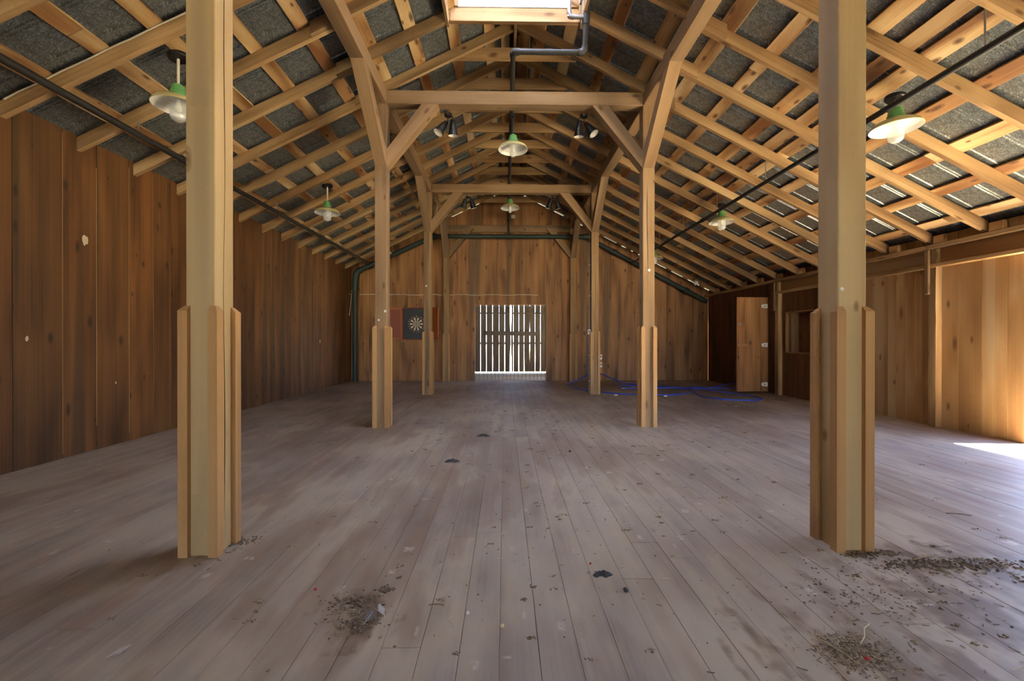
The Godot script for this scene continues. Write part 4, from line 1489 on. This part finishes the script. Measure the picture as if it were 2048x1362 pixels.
func _scatter(called: String, label: String, m: Mesh, places: Array, colors: Array, straw: bool) -> void:
	# places: x, z, spread along x, spread along z, how many, size
	var xf := []
	var cl := []
	for q in places:
		for k in q[4]:
			var x: float = q[0] + rng.randfn(0.0, 0.5) * q[2]
			var z: float = q[1] + rng.randfn(0.0, 0.5) * q[3]
			if x < XL + 0.05 or x > XR - 0.12 or z > ZF or z < ZB + 0.1:
				continue
			var s: float = q[5] * rng.randf_range(0.45, 1.5)
			var b := Basis(Vector3.UP, rng.randf() * TAU)
			if straw:
				b = b * Basis(Vector3.BACK, rng.randf_range(-0.12, 0.18))
				b = b.scaled_local(Vector3(s, 1.0, 1.0))
			else:
				b = b.scaled_local(Vector3(s * rng.randf_range(0.7, 1.5), s * rng.randf_range(0.5, 1.0), s))
			xf.append(Transform3D(b, Vector3(x, 0.002 if straw else s * 0.28, z)))
			cl.append((colors[rng.randi() % colors.size()] as Color) * rng.randf_range(0.7, 1.3))
	var mm := MultiMesh.new()
	mm.transform_format = MultiMesh.TRANSFORM_3D
	mm.use_colors = true
	mm.mesh = m
	mm.instance_count = xf.size()
	for i in xf.size():
		mm.set_instance_transform(i, xf[i])
		mm.set_instance_color(i, cl[i])
	var o := MultiMeshInstance3D.new()
	o.name = called
	o.multimesh = mm
	add_child(o)
	tag(o, label, "litter")
	o.set_meta("kind", "stuff")

func _litter() -> void:
	var soil := [Color(0.17, 0.12, 0.08), Color(0.22, 0.16, 0.10), Color(0.12, 0.09, 0.06), Color(0.28, 0.21, 0.14)]
	var bits := [[-0.62, -1.74, 0.11, 0.05, 150, 0.0045], [-0.55, -1.60, 0.08, 0.06, 150, 0.0045], [-0.50, -1.83, 0.035, 0.025, 50, 0.0045], [1.17, -1.43, 0.11, 0.08, 520, 0.003], [2.05, -1.99, 0.34, 0.05, 420, 0.005], [1.86, -2.10, 0.08, 0.025, 120, 0.006], [2.45, -1.83, 0.32, 0.06, 260, 0.005], [1.72, -2.08, 0.07, 0.025, 90, 0.005], [1.5, -1.75, 0.35, 0.2, 160, 0.004], [-1.36, -2.28, 0.08, 0.04, 70, 0.005], [4.3, -7.5, 0.6, 0.3, 120, 0.009], [3.6, -6.8, 0.4, 0.15, 60, 0.010], [0.3, -2.6, 2.2, 1.4, 260, 0.003], [1.0, -4.8, 3.2, 2.4, 260, 0.004]]
	var hay := [[1.18, -1.43, 0.14, 0.1, 260, 0.28], [2.1, -1.96, 0.42, 0.09, 190, 0.4], [1.55, -1.72, 0.5, 0.3, 90, 0.4], [-0.58, -1.68, 0.13, 0.09, 100, 0.3], [0.5, -2.4, 2.6, 1.5, 130, 0.35], [1.2, -4.6, 3.0, 2.4, 150, 0.6], [4.5, -7.4, 0.7, 0.3, 140, 0.8], [3.5, -6.9, 0.6, 0.2, 60, 0.8], [2.4, -5.1, 0.8, 0.4, 80, 0.8], [-1.42, -2.2, 0.15, 0.1, 40, 0.4]]
	for k in 150:
		var cx := rng.randf_range(-1.1, 2.6) + rng.randfn(0.0, 0.5)
		var cz := -1.4 - pow(rng.randf(), 1.4) * 5.2
		var w := rng.randf_range(0.012, 0.03) * (0.7 - cz * 0.14)
		if cx < -1.0 and rng.randf() < 0.6:
			continue
		bits.append([cx, cz, w, w * 0.6, rng.randi_range(4, 14), 0.0035 * (0.7 - cz * 0.12)])
		hay.append([cx, cz, w, w * 0.6, rng.randi_range(1, 6), 0.3 * (0.7 - cz * 0.12)])
	_scatter("dirt_crumbs", "brown crumbs of dirt and dung strewn over the plank floor", _lump(3, 0.6), bits, soil, false)
	var sg := Geo.new()
	box(sg, Vector3(0.05, 0.0018, 0.0022), 0)
	_scatter("straw_litter", "loose bits of straw and hay scattered over the plank floor", sg.mesh(M.crumb), hay, [Color(0.36, 0.28, 0.16), Color(0.24, 0.18, 0.10), Color(0.46, 0.38, 0.25), Color(0.18, 0.13, 0.08)], true)
	# single finds
	var rags := [[Vector3(-0.235, 0, -4.73), 0.055, "crumpled black scrap lying in the middle of the floor"], [Vector3(-0.454, 0, -3.74), 0.05, "flat dark strip of bark lying on the floor"], [Vector3(0.436, 0, -1.93), 0.034, "curled dark grey rag on the planks with a torn tail"]]
	for q in rags:
		var g := Geo.new()
		var r := RandomNumberGenerator.new()
		r.seed = int(q[1] * 10000)
		var n := 7
		var hgt := []
		for i in n + 1:
			var row := []
			for k in n + 1:
				var u := i / float(n) - 0.5
				var v := k / float(n) - 0.5
				var edge := clampf(1.15 - (u * u + v * v) * 3.4, 0.05, 1.0)
				row.append(Vector3(u * 2.0 * q[1] * (1.0 + 0.35 * sin(v * 7.0)), (0.35 + 0.65 * r.randf()) * q[1] * 0.55 * edge, v * 1.3 * q[1] * (1.0 + 0.3 * sin(u * 9.0))))
			hgt.append(row)
		for e in [0.0, -0.003]:
			for i in n:
				for k in n:
					var A: Vector3 = hgt[i][k] + Vector3(0, e, 0)
					var B: Vector3 = hgt[i + 1][k] + Vector3(0, e, 0)
					var C: Vector3 = hgt[i + 1][k + 1] + Vector3(0, e, 0)
					var D: Vector3 = hgt[i][k + 1] + Vector3(0, e, 0)
					var nn := (C - A).cross(B - D).normalized()
					if nn.y < 0.0:
						nn = -nn
					if e < 0.0:
						nn = -nn
					g.quad(A, B, C, D, nn, Vector2.ZERO, Vector2.ZERO, Vector2.ZERO, Vector2.ZERO)
		one("rag", g, M.cloth, q[0] + Vector3(0, 0.001, 0), q[2], "rag", "dark scraps on the floor")
	# feathers
	for q in [[Vector3(-1.298, 0.004, -1.468), 0.6, Color(0.5, 0.47, 0.45), "pale downy feather on the floor planks", 1.0], [Vector3(-0.51, 0.012, -1.62), 1.2, Color(0.20, 0.21, 0.23), "dark grey feather standing in the dirt pile", 1.0], [Vector3(-0.47, 0.012, -1.66), 2.2, Color(0.5, 0.5, 0.52), "white feather beside the dirt pile", 0.8]]:
		var f := thing("feather", q[3], "feather", q[0], "feathers on the floor")
		f.rotation.y = q[1]
		f.rotation.z = 0.25
		var g := Geo.new()
		g.tint = Color(0.7, 0.68, 0.6)
		tube(g, [Vector3(-0.03, 0.002, 0), Vector3(0, 0.006, 0.002), Vector3(0.035, 0.004, 0)], 0.0009, 5)
		put("quill", g.mesh(M.crumb), f)
		g = Geo.new()
		g.tint = q[2]
		for k in 14:
			var x := -0.016 + 0.0036 * k
			for s in [-1.0, 1.0]:
				var l: float = 0.017 * q[4] * (1.0 - absf(k - 6.0) / 10.0)
				var a := Vector3(x, 0.005, 0)
				var tip := Vector3(x + 0.008, 0.003 + 0.003 * sin(k * 1.7), s * l)
				box(g, Vector3(0.0032, 0.0008, l), 2, 0.0, (a + tip) / 2, Basis(Vector3.UP, -s * 0.35))
		put("vane", g.mesh(M.crumb), f)
	# small finds
	var finds := [[Vector3(-0.797, 0, -1.83), Color(0.5, 0.03, 0.05), 0.007, "tiny red bead on the bare planks near the dirt pile"], [Vector3(-0.144, 0, -1.66), Color(0.7, 0.6, 0.58), 0.009, "pale pinkish pebble on the floor planks"], [Vector3(-0.011, 0, -1.583), Color(0.6, 0.52, 0.3), 0.010, "yellowish nut shell on the floor planks"], [Vector3(0.40, 0, -2.02), Color(0.5, 0.03, 0.03), 0.006, "tiny red chip beside the dark grey rag"], [Vector3(0.505, 0, -1.80), Color(0.06, 0.05, 0.05), 0.012, "small black crumb beside the dark grey rag"], [Vector3(1.19, 0, -1.40), Color(0.5, 0.04, 0.05), 0.009, "red scrap in the heap of chaff"], [Vector3(2.073, 0, -8.1), Color(0.7, 0.66, 0.62), 0.05, "crumpled white paper under the blue hose beside a post"], [Vector3(2.963, 0, -7.95), Color(0.7, 0.68, 0.66), 0.045, "crumpled white paper in front of the blue hose"], [Vector3(0.61, 0, -4.05), Color(0.06, 0.06, 0.06), 0.012, "small black lump in the middle of the planks"]]
	var i := 0
	for q in finds:
		i += 1
		var o := put(numbered("pebble" if q[2] < 0.03 else "crumpled_paper"), _lump(30 + i, 0.8 if q[2] < 0.03 else 0.35), self, q[0] + Vector3(0, q[2] * (0.5 if q[2] < 0.03 else 0.25), 0), Basis.IDENTITY.scaled(Vector3.ONE * q[2]))
		var mm: StandardMaterial3D = M.crumb.duplicate()
		mm.albedo_color = q[1].linear_to_srgb()
		o.material_override = mm
		tag(o, q[3], "scrap")
	# twigs and long straws
	var twigs := [[Vector3(1.28, 0.006, -1.52), 0.16, 0.75, Color(0.55, 0.45, 0.26), "long pale straw lying across the chaff heap"], [Vector3(1.12, 0.006, -1.44), 0.13, -1.2, Color(0.48, 0.38, 0.2), "bent straw at the edge of the chaff heap"], [Vector3(0.70, 0.005, -1.88), 0.05, 0.05, Color(0.6, 0.52, 0.36), "short pale splinter on the planks past the dark rag"], [Vector3(1.64, 0.005, -1.35), 0.07, 0.2, Color(0.6, 0.52, 0.4), "thin pale stick on the planks past the chaff heap"], [Vector3(2.02, 0.005, -2.05), 0.16, 0.3, Color(0.4, 0.3, 0.16), "thin straw stuck in the dirt beside the post"], [Vector3(-0.27, 0.006, -1.71), 0.06, 0.0, Color(0.25, 0.17, 0.1), "brown twig beside the dirt pile"], [Vector3(-0.20, 0.005, -1.6), 0.045, -1.0, Color(0.55, 0.45, 0.28), "short straw between the pebbles"], [Vector3(2.72, 0.005, -2.55), 0.12, -0.3, Color(0.1, 0.08, 0.06), "dark twig on the pale planks beside the corner guard post"]]
	for q in twigs:
		var g := Geo.new()
		g.tint = q[3]
		var l: float = q[1]
		tube(g, [Vector3(-l / 2, 0, 0), Vector3(-l / 6, 0.004, l * 0.03), Vector3(l / 5, 0.002, -l * 0.02), Vector3(l / 2, 0, l * 0.04)], 0.0022, 6)
		var o := put(numbered("twig"), g.mesh(M.crumb), self, q[0], Basis(Vector3.UP, q[2]))
		tag(o, q[4], "twig")
